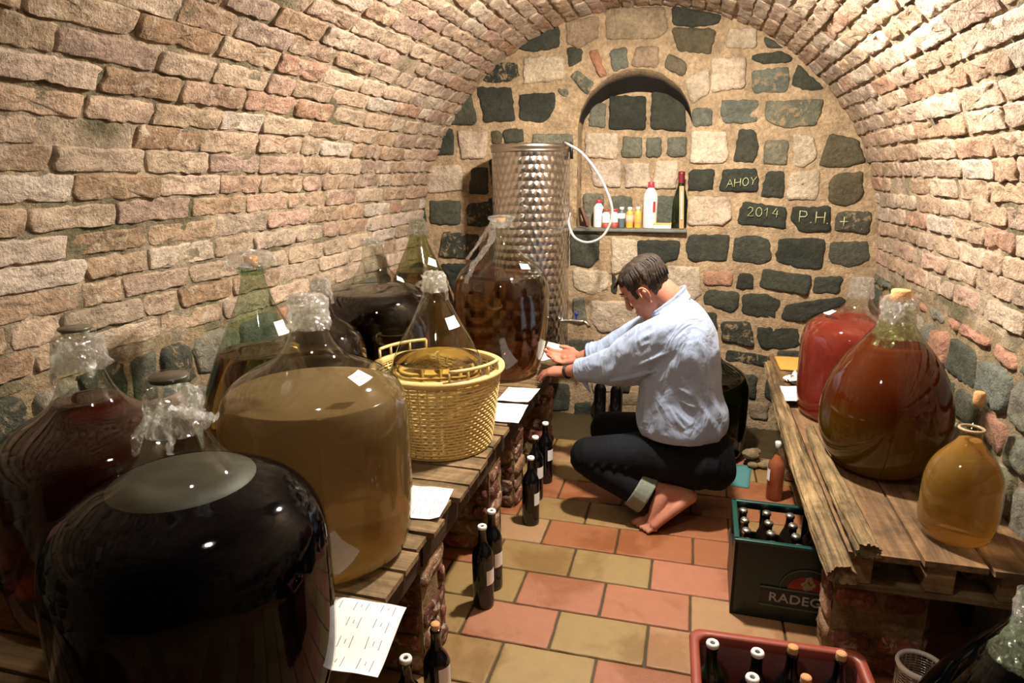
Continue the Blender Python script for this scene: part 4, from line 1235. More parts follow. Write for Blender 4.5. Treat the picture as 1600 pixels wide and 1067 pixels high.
# ---------------------------------------------------------------- wine bottles
BP = [(.0005, .004), (.020, .004), (.033, 0), (.0365, .004), (.037, .012), (.037, .185), (.0355, .203), (.029, .220), (.020, .233), (.0152, .246), (.0138, .262), (.0135, .288), (.0152, .290), (.0152, .299), (.012, .301), (.009, .300)]
def ring_closure(z):
    m = MB(); m.lathe([(.006, z-.002), (.006, z+.004), (.0095, z+.0065), (.0145, z+.006), (.0165, z+.001), (.0155, z-.005)], 24); return m
def cork_closure(z):
    m = MB(); m.lathe([(.011, z-.006), (.0125, z), (.0125, z+.016), (.0115, z+.018), (.0005, z+.018)], 20); return m
def label_mesh(a0, da, z0, z1, r=.0376):
    m = MB(); P = []; F = []
    for i in range(9):
        a = a0 + da*(i/8-.5)
        for z in (z0, z1): P.append(V(r*math.cos(a), r*math.sin(a), z))
    for i in range(8): F.append((2*i, 2*i+2, 2*i+3, 2*i+1))
    m.add(P, F); return m
def wine_bottle(x, y, z, label, group, closure='ring', rz=0.0, lab=True, mat=None, la=(.095, .150)):
    root = empty('wine_bottle', (x, y, z), (0, 0, rz)); tag(root, label, 'bottle', group)
    m = MB(); m.lathe(BP, 32); m.build('bottle_glass', mat or M_bottle, root)
    if closure == 'ring':
        o = ring_closure(.300).build('stopper', M_white, root)
        m = MB(); m.lathe([(.0005, .3025), (.0066, .3030)], 16); m.build('stopper_recess', M_blackpl, o)
    elif closure == 'cork': cork_closure(.298).build('cork', M_cork, root)
    if lab: label_mesh(0, 1.15, la[0], la[1]).build('paper_label', M_paper, root)
    return root
GF = 'bottled wine standing on the tiles by the left bench'
wine_bottle(-.628, 1.925, .004, 'dark wine bottle on the tiles, nearer of the pair by the first brick pier', GF, rz=-.35)
wine_bottle(-.628, 2.035, .004, 'dark wine bottle on the tiles, farther of the pair by the first brick pier', GF, rz=-.45)
wine_bottle(-.598, 2.512, .004, 'dark wine bottle on the tiles, nearest of the three by the plastered pier', GF, rz=-.35)
wine_bottle(-.630, 2.735, .004, 'dark wine bottle on the tiles, middle one of the three by the plastered pier', GF, rz=-.50, la=(.11, .165))
wine_bottle(-.622, 2.915, .004, 'dark wine bottle on the tiles, farthest of the three by the plastered pier', GF, rz=-.45, la=(.12, .175))
wine_bottle(-.592, 1.400, .004, 'corked dark wine bottle with round white label under the bench front', 'bottled wine under the near bench', 'cork', rz=-.5, la=(.13, .20))
wine_bottle(-.622, 1.275, .004, 'dark wine bottle with white stopper ring under the hanging label sheet', 'bottled wine under the near bench', rz=1.2, lab=False)
wine_bottle(-.470, 3.765, .018, 'dark wine bottle by the back wall, left of two behind the knees', 'bottles against the back wall', rz=-.4, lab=False)
wine_bottle(-.372, 3.765, .018, 'dark wine bottle by the back wall, right of two behind the knees', 'bottles against the back wall', rz=-.4, lab=False)
# pink bottle
root = empty('wine_bottle', (.440, 3.0, .004), (0, 0, 0)); tag(root, 'clear bottle of pink wine on the tiles behind the green crate', 'bottle')
m = MB(); m.lathe([(a, b*.87) for a, b in BP], 32); m.build('bottle_glass', M_glass, root, merge=.0003)
m = MB(); m.lathe([(.0005, .004), (.034, .004), (.0345, .16), (.033, .175), (.026, .190), (.018, .202), (.0125, .215), (.0005, .215)], 28); m.build('wine', L_pink, root)
m = MB(); m.lathe([(.011, .25), (.0145, .258), (.0165, .275), (.015, .280), (.0005, .280)], 20); m.build('stopper', M_white, root)
label_mesh(math.pi+.25, .9, .095, .15).build('paper_label', M_paper, root)

# ---------------------------------------------------------------- green beer crate
def logo_text(s, size, mat, parent, M, name='lettering', ext=.0008):
    c = bpy.data.curves.new(name, 'FONT'); c.body = s; c.size = size; c.extrude = ext; c.space_character = 1.06; c.offset = .0006
    t = bpy.data.objects.new('tmp', c); COL.objects.link(t)
    dg = bpy.context.evaluated_depsgraph_get(); me = bpy.data.meshes.new_from_object(t.evaluated_get(dg))
    bpy.data.objects.remove(t); me.materials.clear(); me.materials.append(mat)
    for v in me.vertices: v.co = M @ v.co
    o = bpy.data.objects.new(name, me); COL.objects.link(o); o.parent = parent; return o
def frame_wall(mb, p, u, v, n, W, Hh, holes, th):
    """a crate wall W x Hh with rectangular hand-holes, built as a grid of solid cells"""
    xs = sorted({0, W} | {h[0] for h in holes} | {h[1] for h in holes}); zs = sorted({0, Hh} | {h[2] for h in holes} | {h[3] for h in holes})
    p, u, v, n = map(Vector, (p, u, v, n))
    for a, b in zip(xs, xs[1:]):
        for c, d in zip(zs, zs[1:]):
            if any(h[0] <= a and b <= h[1] and h[2] <= c and d <= h[3] for h in holes): continue
            q = [p+u*a+v*c, p+u*b+v*c, p+u*b+v*d, p+u*a+v*d]; q += [k + n*th for k in q]
            mb.add(q, [(0,1,2,3), (7,6,5,4), (0,4,5,1), (1,5,6,2), (2,6,7,3), (3,7,4,0)])
M_gcrate = plain('green_crate_plastic', rgb(7, 28, 26), .38, var=.15, bump=.2, bscale=80)
GX0, GX1, GY0, GY1, GH = .205, .605, 2.085, 2.375, .285
root = empty('beer_crate', ((GX0+GX1)/2, (GY0+GY1)/2, .004), (0, 0, -.02)); tag(root, 'dark green plastic beer crate full of capped bottles beside the right brick pier', 'crate')
w2, d2 = (GX1-GX0)/2, (GY1-GY0)/2
mb = MB(); th = .010
frame_wall(mb, (-w2, -d2, 0), (1,0,0), (0,0,1), (0,1,0), 2*w2, GH-.004, [], th)
frame_wall(mb, (-w2, d2-th, 0), (1,0,0), (0,0,1), (0,1,0), 2*w2, GH-.004, [(.125, .245, .16, .255), (.265, .375, .16, .255), (.02, .10, .16, .255)], th)
for X in (-w2, w2-th): frame_wall(mb, (X, -d2, 0), (0,1,0), (0,0,1), (1,0,0), 2*d2, GH-.004, [(.08, .20, .19, .25)], th)
mb.build('crate_wall', M_gcrate, root, smooth=False)
mb = MB()
for a, b in (((-w2-.004, -d2-.004), (w2+.004, -d2+.014)), ((-w2-.004, d2-.014), (w2+.004, d2+.004)), ((-w2-.004, -d2), (-w2+.014, d2)), ((w2-.014, -d2), (w2+.004, d2))):
    mb.box((a[0], a[1], GH-.010), (b[0], b[1], GH), bev=.003)
mb.build('rim', plain('green_crate_rim', rgb(14, 62, 54), .35, var=.1), root)
mb = MB(); mb.box((-w2+.006, -d2+.006, 0), (w2-.006, d2-.006, .012)); 
for k in range(1, 5): mb.box((-w2+2*w2*k/5-.0015, -d2+.01, .012), (-w2+2*w2*k/5+.0015, d2-.01, .10))
for k in range(1, 4): mb.box((-w2+.01, -d2+2*d2*k/4-.0015, .012), (w2-.01, -d2+2*d2*k/4+.0015, .10))
mb.build('divider_grid', M_gcrate, root, smooth=False)
mb = MB(); mb.box((-.105, -d2-.004, .060), (.175, -d2+.001, .125), bev=.002); sg = mb.build('name_panel', plain('black_panel', rgb(12, 20, 24), .5), root)
mb = MB()
for z in (.058, .125): mb.box((-.110, -d2-.006, z-.003), (.18, -d2-.001, z+.002), bev=.001)
mb.tube([(-.05 + .085 + .085*math.cos(a), -d2-.003, .13 + .075*math.sin(a)) for a in [math.pi*k/16 for k in range(17)]], .0022, 6)
mb.build('panel_moulding', plain('worn_moulding', rgb(74, 84, 70), .5), root)
RXF = Matrix.Rotation(math.pi/2, 4, 'X')
logo_text('RADEGAST', .046, plain('silver_lettering', rgb(150, 150, 140), .4, var=.1), sg, Matrix.Translation((-.083, -d2-.0052, .076)) @ RXF @ Matrix.Diagonal((1.05, 1, 1, 1)))
mb = MB(); P = [V(.035, -d2-.0012, .128)]; F = []
for k in range(17):
    a = math.pi*k/16; P.append(V(.035 + .062*math.cos(a), -d2-.0012, .128 + .052*math.sin(a)))
for k in range(16): F.append((0, k+1, k+2))
mb.add(P, F); em = mb.build('emblem', plain('faded_red_emblem', rgb(122, 26, 24), .5, var=.4), root)
mb = MB(); rr_ = random.Random(4)
for k in range(16):
    x = .035 + rr_.gauss(0, .012); z = .135 + abs(rr_.gauss(0, .018)); mb.ball((x, -d2-.0015, min(z, .175)), (.007, .0012, .008), 8, 5)
mb.build('emblem_figure', plain('worn_gold', rgb(128, 118, 76), .6), em)
# small bottles in it: 5 x 4
BB = [(.0005, 0), (.029, 0), (.031, .004), (.031, .15), (.029, .168), (.018, .195), (.0135, .215), (.0125, .246), (.0135, .250), (.0005, .250)]
m = MB(); m.lathe(BB, 24); beer_me = m
proto = None
names_r = ['back row', 'second row', 'third row', 'front row']
names_c = ['far left', 'centre-left', 'middle', 'centre-right', 'right']
for jx in range(5):
    for iy in range(4):
        x = -w2 + 2*w2*(jx+.5)/5; y = d2 - 2*d2*(iy+.5)/4
        if proto is None:
            proto = empty('beer_bottle'); m.build('bottle_glass', M_bottle_brown, proto)
            c = MB(); c.lathe([(.0125, .240), (.0155, .241), (.0150, .250), (.0125, .2535), (.0005, .2545)], 21, wob=lambda a, z, r: .0006*math.cos(21*a)*(z < .245)); c.build('crown_cap', M_cap, proto)
            r = proto
        else: r = copy_thing(proto)
        r.location = (root.location.x + x, root.location.y + y, .018)
        tag(r, f'capped beer bottle in the green crate, {names_r[iy]}, {names_c[jx]} column', 'bottle', 'beer bottles in the green crate')

# ---------------------------------------------------------------- red crate at the bottom edge
M_rcrate = plain('red_brown_crate_plastic', rgb(92, 34, 28), .45, var=.12, bump=.2, bscale=80)
root = empty('bottle_crate', (.272, 1.425, .004), (0, 0, .035)); tag(root, 'red-brown plastic crate with corked and ringed bottles at the bottom edge', 'crate')
W2, D2, CH = .203, .150, .300
def rrect(hx, hy, r, n=6):
    o = []
    for cx_, cy_, a0 in ((hx-r, hy-r, 0), (-hx+r, hy-r, 90), (-hx+r, -hy+r, 180), (hx-r, -hy+r, 270)):
        for k in range(n+1):
            a = math.radians(a0 + 90*k/n); o.append((cx_ + r*math.cos(a), cy_ + r*math.sin(a)))
    return o
def loop_loft(mb, secs, r=.03):
    P = []; F = []; 
    for (hx, hy, z) in secs: P += [V(x, y, z) for x, y in rrect(hx, hy, min(r, hx*.9))]
    n = len(rrect(1, 1, .1))
    for i in range(len(secs)-1):
        for k in range(n):
            k2 = (k+1) % n; F.append((i*n+k, i*n+k2, (i+1)*n+k2, (i+1)*n+k))
    mb.add(P, F); return n
mb = MB(); loop_loft(mb, [(W2-.012, D2-.012, 0), (W2-.006, D2-.006, .02), (W2-.003, D2-.003, CH-.02), (W2-.014, D2-.014, CH-.02), (W2-.016, D2-.016, .012)])
mb.build('crate_wall', M_rcrate, root)
mb = MB(); loop_loft(mb, [(W2-.004, D2-.004, CH-.035), (W2+.006, D2+.006, CH-.03), (W2+.009, D2+.009, CH-.008), (W2+.005, D2+.005, CH), (W2-.012, D2-.012, CH), (W2-.016, D2-.016, CH-.006), (W2-.014, D2-.014, CH-.03)])
mb.build('rim', plain('red_crate_rim', rgb(140, 66, 50), .4, var=.1), root)
mb = MB(); mb.box((-W2+.016, -D2+.016, .0), (W2-.016, D2-.016, .012))
for k in (1, 2, 3): mb.box((-W2+2*W2*k/4-.002, -D2+.02, .012), (-W2+2*W2*k/4+.002, D2-.02, .09))
mb.build('crate_floor', M_rcrate, root, smooth=False)
GR = 'wine bottles in the red crate'
for (x, y, cl, lb) in ((.112, 1.500, 'ring', 'ring-stoppered dark bottle in the back left corner of the red crate'), (.218, 1.494, 'ring', 'ring-stoppered dark bottle left of centre in the back row of the red crate'),
                   (.302, 1.520, 'cork', 'corked dark bottle right of centre in the back row of the red crate'), (.412, 1.525, 'cork', 'corked dark bottle in the back right corner of the red crate'),
                   (.199, 1.402, 'ring', 'ring-stoppered dark bottle in the second row of the red crate'), (.317, 1.420, 'cork', 'corked dark bottle in the second row of the red crate')):
    wine_bottle(x, y, .020, lb, GR, cl, rz=.5, lab=False, mat=M_bottle_green if x < .15 else None)

# ---------------------------------------------------------------- papers
def sheet(name, corners, label, cat, mat, zf=None, n=14, lines=None, curl=.004, seed=1, th=.0012, group=None):
    """a sheet between four 3-D corners with a little wave and real thickness; optional printed lines"""
    A, B, C_, D_ = [V(*c) for c in corners]
    nrm = (B-A).cross(D_-A).normalized()
    if nrm.z < 0: nrm = -nrm
    def pt(u, v, l=0):
        p = A*(1-u)*(1-v) + B*u*(1-v) + C_*u*v + D_*(1-u)*v
        w = curl * (nz(u*2.2+seed, v*2.2, seed) + .6) 
        if zf: w += zf(u, v)
        return p + nrm*(w + l)
    m = MB(); P = []; F = []
    for l in (0, th):
        for i in range(n+1):
            for j in range(n+1): P.append(pt(i/n, j/n, l))
    s = (n+1)**2
    for i in range(n):
        for j in range(n):
            a = i*(n+1)+j; F.append((a, a+1, a+n+2, a+n+1)); F.append((s+a, s+a+n+1, s+a+n+2, s+a+1))
    for i in range(n):
        for (a, b) in ((i, i+1), ((n)*(n+1)+i, n*(n+1)+i+1), (i*(n+1), (i+1)*(n+1)), (i*(n+1)+n, (i+1)*(n+1)+n)): F.append((a, b, s+b, s+a))
    m.add(P, F); o = m.build(name, mat); tag(o, label, cat, group)
    if lines:
        m = MB(); rr = random.Random(seed); cu, cv = lines
        for a in range(cu):
            for b in range(cv):
                u0 = (a+.22)/cu; v0 = (b+.2)/cv
                for q in range(3):
                    uu = u0 + q*.22/cu; vl = rr.uniform(.42, .62)/cv*(1 if q != 1 else .35); vs = v0 + (.15/cv if q == 1 else 0)
                    m.tube([pt(uu, vs + vl*t/4, th+.0006) for t in range(5)], .0007, 4)
        m.build('printed_text', M_ink, o)
    return o
Zb = .4705
sheet('label_sheet', [(-.800, 1.238, Zb), (-.604, 1.258, Zb), (-.570, 1.035, Zb), (-.760, 1.005, Zb)], 'sheet of printed labels hanging over the bench edge beside the black demijohn', 'paper', M_paper,
      zf=lambda u, v: -.010*max(0, u-.75)*4 + .004*math.sin(v*6), lines=(3, 4), curl=.006, seed=3)
sheet('label_sheet', [(-.860, 1.842, Zb), (-.698, 1.848, Zb), (-.672, 1.655, Zb), (-.820, 1.635, Zb)], 'sheet of printed labels on the boards beside the cloudy golden demijohn', 'paper', M_paper,
      zf=lambda u, v: .012*max(0, u-.8)*5*max(0, v-.6)*2, lines=(3, 3), seed=5)
sheet('label_sheet', [(-.80, 2.905, Zb+.004), (-.648, 2.915, Zb+.004), (-.655, 2.700, Zb+.004), (-.80, 2.690, Zb+.004)], 'upper label sheet on the boards between basket and amber demijohn', 'paper', M_paper,
      zf=lambda u, v: .006*max(0, v-.7)*3, lines=(2, 3), seed=7)
sheet('label_sheet', [(-.80, 2.690, Zb), (-.652, 2.692, Zb), (-.640, 2.470, Zb), (-.78, 2.462, Zb)], 'lower label sheet on the boards just behind the basket', 'paper', M_paper, lines=(2, 3), seed=8)
sheet('paper_sheet', [(-.690, 3.300, .606), (-.556, 3.220, .606), (-.545, 3.055, .570), (-.690, 3.120, .552)], 'white sheet held above the bench in the right hand of the person', 'paper', M_paper, curl=.004, seed=9)
sheet('paper_sheet', [(.440, 3.147, .500), (.560, 3.165, .500), (.545, 2.945, .500), (.438, 2.932, .500)], 'blank white sheet on the right bench edge beside the rose red demijohn', 'paper', M_paper, seed=10)
sheet('envelope', [(.485, 3.800, Zb+.001), (.640, 3.810, Zb+.001), (.600, 3.53, Zb+.001), (.487, 3.520, Zb+.001)], 'yellow-orange envelope at the far end of the right bench', 'envelope', plain('manila', rgb(226, 176, 84), .7, var=.05), seed=11)
m = MB(); rr_ = random.Random(6)
for k in range(3):
    ribbon(m, [(.500 + .01*k, 3.30, Zb+.012+.008*k), (.53, 3.34 - .03*k, Zb+.025+.01*k), (.57, 3.36, Zb+.02+.008*k)], .07, k*1.3, .007)
tag(m.build('crumpled_tissue', M_paper), 'crumpled white tissue on the right bench behind the blank sheet', 'tissue')
sheet('teal_mat', [(.110, 3.290, .005), (.372, 3.345, .005), (.337, 3.070, .005), (.085, 3.100, .005)], 'teal plastic sheet lying on the tiles behind the crouching person', 'mat', plain('teal_plastic', rgb(84, 136, 134), .5, var=.06), curl=.001, seed=12)
# silver mesh roll in the lower right corner
root = empty('mesh_roll', (.665, 1.740, .004), (0, 0, .25)); tag(root, 'small white-rimmed silver mesh roll on the floor in the lower right', 'mesh roll')
m = MB()
for k in range(26):
    a = 2*math.pi*k/26; m.tube([(.055*math.cos(a), -.0+.055*math.sin(a), z) for z in (.0, .10, .175)], .0016, 5)
for k in range(22):
    z = .006 + k*.008; m.tube([(.055*math.cos(a*.2618), .055*math.sin(a*.2618), z) for a in range(25)], .0014, 5, cap=False)
m.build('wire_mesh', M_metal, root)
m = MB(); m.lathe([(.058, .165), (.061, .172), (.058, .180), (.052, .180), (.050, .170), (.058, .165)], 32); m.build('rim', M_white, root)
# crumbled mortar at the foot of the far right pier
m = MB(); rr_ = random.Random(8)
for k in range(9):
    x = .395 + rr_.uniform(-.045, .05); y = 3.36 + rr_.uniform(-.05, .05); s_ = rr_.uniform(.022, .045)
    P = []; 
    n0 = len(m.v); m.ball((x, y, .006 + s_*.55 + (k > 5)*.04), (s_, s_*.8, s_*.6), 12, 8)
    for q in range(n0, len(m.v)):
        v = m.v[q]; d = .25*s_*fbm(v[0], v[1], v[2], 28, 2); m.v[q] = (v[0]+d, v[1]+d, max(.006, v[2]+d*.6))
m.c = {i: (*rgb(160, 140, 108)[:3], .3) for i in range(len(m.v))}
o = m.build('mortar_rubble', M_stone); o['kind'] = 'stuff'; tag(o, 'heap of crumbled mortar at the foot of the far right pier', 'rubble')

# ---------------------------------------------------------------- the crouching person
def skin_mat():
    t = NT('skin')
    n = t.noise(9, 4); n2 = t.noise(38, 3)
    c = t.ramp(n, [(.3, rgb(166, 106, 84)), (.55, rgb(182, 122, 98)), (.75, rgb(194, 136, 112))])
    t.col(c); t.set(roughness=.55, subsurface_weight=.12, subsurface_scale=.01, specular_ior_level=.35)
    t.normal(t.bump(t.math('ADD', n2, t.noise(220, 3)), .18, .002)); return t.m
def hair_mat():
    t = NT('brown_hair')
    v = t.map((16, 60, 16)); n = t.noise(3.0, 5, .7, v, 1.0)
    t.col(t.ramp(n, [(.3, rgb(20, 14, 9)), (.55, rgb(48, 35, 23)), (.8, rgb(96, 75, 52))]))
    t.set(roughness=.5, specular_ior_level=.4); t.normal(t.bump(n, .8, .006)); return t.m
def shirt_mat():
    t = NT('pale_blue_shirt')
    n = t.noise(420, 2); n1 = t.noise(5, 3, .5, t.map((1.6, 1, .8)), 1.5); n2 = t.noise(16, 3, .55, t.map((1, 1, .55)), 1.2)
    t.col(t.mix(n, rgb(142, 158, 184), rgb(166, 180, 204)))
    t.set(roughness=.85, specular_ior_level=.2, sheen_weight=.15)
    t.normal(t.bump(t.math('ADD', n1, t.math('MULTIPLY', n2, .3)), .5, .04)); return t.m
def denim_mat():
    t = NT('dark_denim')
    n = t.noise(7, 4); n2 = t.noise(300, 2)
    t.col(t.mix(t.ramp(n, [(.45, (0,0,0,1)), (.8, (1,1,1,1))]), rgb(8, 10, 14), rgb(20, 24, 29)))
    t.set(roughness=.85, specular_ior_level=.2)
    t.normal(t.bump(t.math('ADD', t.noise(11, 3, .5, t.map((1, 1, .6)), 1.0), t.math('MULTIPLY', n2, .1)), .5, .02)); return t.m
M_skin, M_hair, M_shirt, M_denim = skin_mat(), hair_mat(), shirt_mat(), denim_mat()
person = empty('person', (.02, 2.78, .004))
tag(person, 'barefoot person crouching in a pale blue shirt and dark rolled-up jeans, reaching to the bench', 'person')
PO = V(.02, 2.78, .004)
class PB(MB):
    def fin(s, name, mat, voxel, iters=4, parent=None, fac=.5):
        s.v = [tuple(Vector(p) - PO) for p in s.v]
        o = s.build(name, mat, parent or person)
        m = o.modifiers.new('remesh', 'REMESH'); m.mode = 'VOXEL'; m.voxel_size = voxel; m.use_smooth_shade = True
        if iters:
            m = o.modifiers.new('smooth', 'SMOOTH'); m.factor = fac; m.iterations = iters
        return o
def chain(mb, pts, seg=20, n=6, up=None):
    """smooth tapered limb; pts (x,y,z,r)"""
    q = smooth_pts(pts, n)
    P = [V(*p[:3]) for p in q]; r = [p[3] for p in q]
    d0 = (P[0]-P[1]).normalized(); d1 = (P[-1]-P[-2]).normalized()
    P = [P[0] + d0*r[0]*.75, P[0] + d0*r[0]*.45] + P + [P[-1] + d1*r[-1]*.45, P[-1] + d1*r[-1]*.75]
    r = [r[0]*.35, r[0]*.8] + r + [r[-1]*.8, r[-1]*.35]
    mb.tube(P, r, seg)
def sections(mb, secs, yc, seg=64, n=5, wr=0.0, seed=0):
    """torso loft: (x, z, tilt_deg, ra, rb)"""
    q = smooth_pts(secs, n); P = []; F = []
    for i, (x, z, th, ra, rb) in enumerate(q):
        c, s_ = math.cos(math.radians(th)), math.sin(math.radians(th))
        for k in range(seg):
            a = 2*math.pi*k/seg
            ca, sa = math.cos(a), math.sin(a)
            ex = .88; u = math.copysign(abs(ca)**ex, ca); v = math.copysign(abs(sa)**ex, sa)
            w = 1.0
            if wr:
                rn = 1 - abs(nz(ca*2.2 + seed + z*3, sa*2.2 + z*2, z*6 + ca*2)) * 2.2
                w += wr * (rn + .6*nz(ca*5, sa*5 + seed, z*16))
            P.append(V(x + ra*w*u*c, yc + rb*w*v, z + ra*w*u*s_))
    m_ = len(q)
    for i in range(m_-1):
        for k in range(seg):
            k2 = (k+1) % seg; F.append((i*seg+k, i*seg+k2, (i+1)*seg+k2, (i+1)*seg+k))
    F.append(tuple(range(seg))[::-1]); F.append(tuple((m_-1)*seg+k for k in range(seg)))
    mb.add(P, F)

# head frame
HC = V(-.163, 2.772, 1.002)
U = V(-.66, .03, .75).normalized()
Fd = V(-.74, .20, -.62); Fd = (Fd - U*Fd.dot(U)).normalized()
S = U.cross(Fd).normalized()          # towards the camera side or away, fixed below
if S.y > 0: S = -S                    # S points to the person's left (towards the viewer)
HS = 1.06
def hp(f, s, u): return HC + (Fd*f + S*s + U*u)*HS
HEAD = [(-.124, .060, .016, .014), (-.119, .056, .030, .026), (-.108, .048, .042, .038), (-.090, .036, .056, .048), (-.065, .022, .070, .057), (-.035, .008, .083, .064),
        (0, -.002, .092, .070), (.030, -.006, .098, .075), (.060, -.009, .097, .076), (.085, -.012, .086, .068), (.103, -.014, .066, .052), (.114, -.015, .040, .032), (.118, -.015, .014, .012)]
def head_grid(mb, grow=0.0, seg=40, keep=None, nn=4, noise_amp=0.0):
    q = smooth_pts(HEAD, nn); P = []; F = []; info = []
    for (u, c, d, w) in q:
        for k in range(seg):
            a = 2*math.pi*k/seg; ca, sa = math.cos(a), math.sin(a)
            g = grow * (1 + noise_amp*nz(ca*4, sa*4, u*30))
            f = c + (d+g)*ca; s_ = (w+g)*sa
            if ca > 0: s_ *= 1 - .10*ca
            uu = u + g*(u/.118 if u > .06 else 0)
            P.append(hp(f, s_, uu)); info.append((f, s_, uu))
    n = len(q)
    for i in range(n-1):
        for k in range(seg):
            k2 = (k+1) % seg; fc = (i*seg+k, i*seg+k2, (i+1)*seg+k2, (i+1)*seg+k)
            if keep is None or all(keep(*info[v]) for v in fc): F.append(fc)
    if keep is None:
        F.append(tuple(range(seg))); F.append(tuple((n-1)*seg+k for k in range(seg)))
    elif keep(0, 0, .118): F.append(tuple((n-1)*seg+k for k in range(seg)))
    mb.add(P, F)

body = PB()
head_grid(body)
# nose, brow, lips, chin, cheeks
chain(body, [(*hp(.088, 0, .030), .009), (*hp(.100, 0, .005), .010), (*hp(.113, 0, -.020), .0115)], 12)
body.ball(hp(.104, .010, -.027), .009); body.ball(hp(.104, -.010, -.027), .009)
for sg_ in (-1, 1):
    chain(body, [(*hp(.089, .012*sg_, .034), .008), (*hp(.084, .034*sg_, .038), .008), (*hp(.066, .052*sg_, .030), .007)], 10)
    body.ball(hp(.058, .038*sg_, -.022), (.022, .022, .022))
    body.ball(hp(.052, .052*sg_, -.070), (.016, .016, .016)) if False else None
chain(body, [(*hp(.085, -.020, -.056), .006), (*hp(.095, 0, -.053), .0075), (*hp(.085, .020, -.056), .006)], 10)
chain(body, [(*hp(.083, -.018, -.068), .006), (*hp(.092, 0, -.067), .008), (*hp(.083, .018, -.068), .006)], 10)
body.ball(hp(.078, 0, -.100), (.020, .020, .018))
# ears: rim, lobe and concha
for sg_ in (-1, 1):
    pts = [(-.004, .074, -.048), (.004, .077, -.034), (.010, .078, -.010), (.006, .082, .012), (-.008, .088, .020), (-.022, .090, .012), (-.026, .088, -.008), (-.018, .083, -.028), (-.006, .077, -.042)]
    body.tube([hp(f, s_*sg_, u) for f, s_, u in [tuple(q) for q in smooth_pts(pts, 4)]], .0048, 8)
    body.tube([hp(f, s_*sg_, u) for f, s_, u in [(-.014, .074, -.03), (-.012, .076, -.01), (-.012, .077, .008)]], [.008, .011, .008], 10)
    body.ball(hp(-.004, .076*sg_, -.046), .0075)
# neck
NB = V(-.045, 2.785, .905)
chain(body, [(*hp(-.030, 0, -.02), .060), (*hp(-.045, 0, -.085), .058), (*((hp(-.045, 0, -.085)+NB)/2 + V(.006, 0, .004)), .060), (*NB, .056)], 24)
# trunk, hidden under the clothes
sections(body, [(.09, .26, 0, .12, .15), (.06, .36, 0, .125, .15), (.02, .50, 0, .12, .15), (.0, .64, 0, .12, .16), (-.01, .76, 10, .11, .175), (-.02, .84, 20, .09, .16), (-.03, .90, 30, .06, .09)], 2.785, 32)
SL, EL, WL = (-.035, 2.655, .845), (-.262, 2.765, .672), (-.530, 2.930, .566)
SR, ER, WR = (-.055, 2.930, .850), (-.285, 3.030, .685), (-.488, 3.070, .600)
for a, b, c in ((SL, EL, WL), (SR, ER, WR)):
    A, B, C_ = V(*a), V(*b), V(*c)
    chain(body, [(*a, .055), (*(A*.5+B*.5), .046), (*b, .040), (*(B*.6+C_*.4), .041), (*(B*.2+C_*.8), .031), (*c, .026)])
def hand(mb, W, d, n, thumb_side, curls, scale=1.0, spread=.10, thumb=None):
    W = Vector(W); d = Vector(d).normalized(); n = Vector(n); n = (n - d*n.dot(d)).normalized()
    s = Vector(thumb_side); s = (s - d*s.dot(d) - n*s.dot(n)).normalized()
    k = scale
    offs = [.030, .010, -.010, -.028]; reach = [.092, .096, .090, .080]
    lens = [(.042, .026, .021), (.047, .030, .022), (.043, .028, .021), (.033, .021, .018)]; rad = [.0095, .0098, .0092, .0082]
    for i in range(4):
        base = W + s*(offs[i]*.55*k) + d*.01*k
        kn = W + s*offs[i]*k + d*reach[i]*k + n*(.004 - .002*abs(i-1))
        chain(mb, [(*base, .017*k), (*(base*.5+kn*.5), .0165*k), (*kn, .0122*k)], 12, 4)
        a = curls[i][0]; p = kn; fan = (offs[i]/.03)*spread
        P = [(*p, rad[i]*1.12*k)]; ang = 0
        for L, c in zip(lens[i], curls[i]):
            ang += c
            dirn = (d*math.cos(ang) - n*math.sin(ang) + s*fan*.6).normalized()
            p = p + dirn*L*k; P.append((*p, rad[i]*(1.0 if L > .04 else .93)*k))
        P[-1] = (*p, rad[i]*.80*k)
        # knuckle swellings stay because every joint keeps its own radius
        pts = [V(*q[:3]) for q in P]; rr = [q[3] for q in P]
        for a_, b_, ra, rb in zip(pts, pts[1:], rr, rr[1:]): mb.capsule(a_, b_, ra, rb, 12)
    for q in (.25, .5, .75): mb.ball(W + d*(.10*q)*k, (.020*k, .020*k, .015*k), 12, 8)
    th = thumb or [(.030, .0, .35, .0), (.036, .5, .2, 0), (.030, .8, .1, 0)]
    p = W + s*.016*k + d*.016*k; pts = [(p, .0165*k)]
    for (L, fd, fs, fn) in th:
        dirn = (d*fd + s*fs + n*fn).normalized(); p = p + dirn*L*k; pts.append((p, .0115*k))
    pts[-1] = (p, .0092*k)
    for (a_, ra), (b_, rb) in zip(pts, pts[1:]): mb.capsule(a_, b_, ra, rb, 12)
    mb.capsule(pts[1][0], W + d*.055*k + s*.016*k, .014*k, .014*k, 10)
hand(body, WL, (-.95, .42, -.16), (-.10, -.12, 1), (0, 1, 0), [(.30, .30, .15), (.32, .34, .15), (.34, .34, .15), (.36, .36, .15)], 1.0, .16,
     thumb=[(.036, .62, .75, -.1), (.034, .85, .5, -.15), (.028, .95, .2, -.15)])
hand(body, WR, (-.98, .10, -.10), (.0, .75, -.62), (0, -.5, .85), [(.35, .5, .4), (.45, .5, .4), (.5, .55, .4), (.55, .55, .4)], 1.0, .06,
     thumb=[(.034, .66, .72, -.05), (.034, .90, .30, -.20), (.028, .98, .05, -.25)])
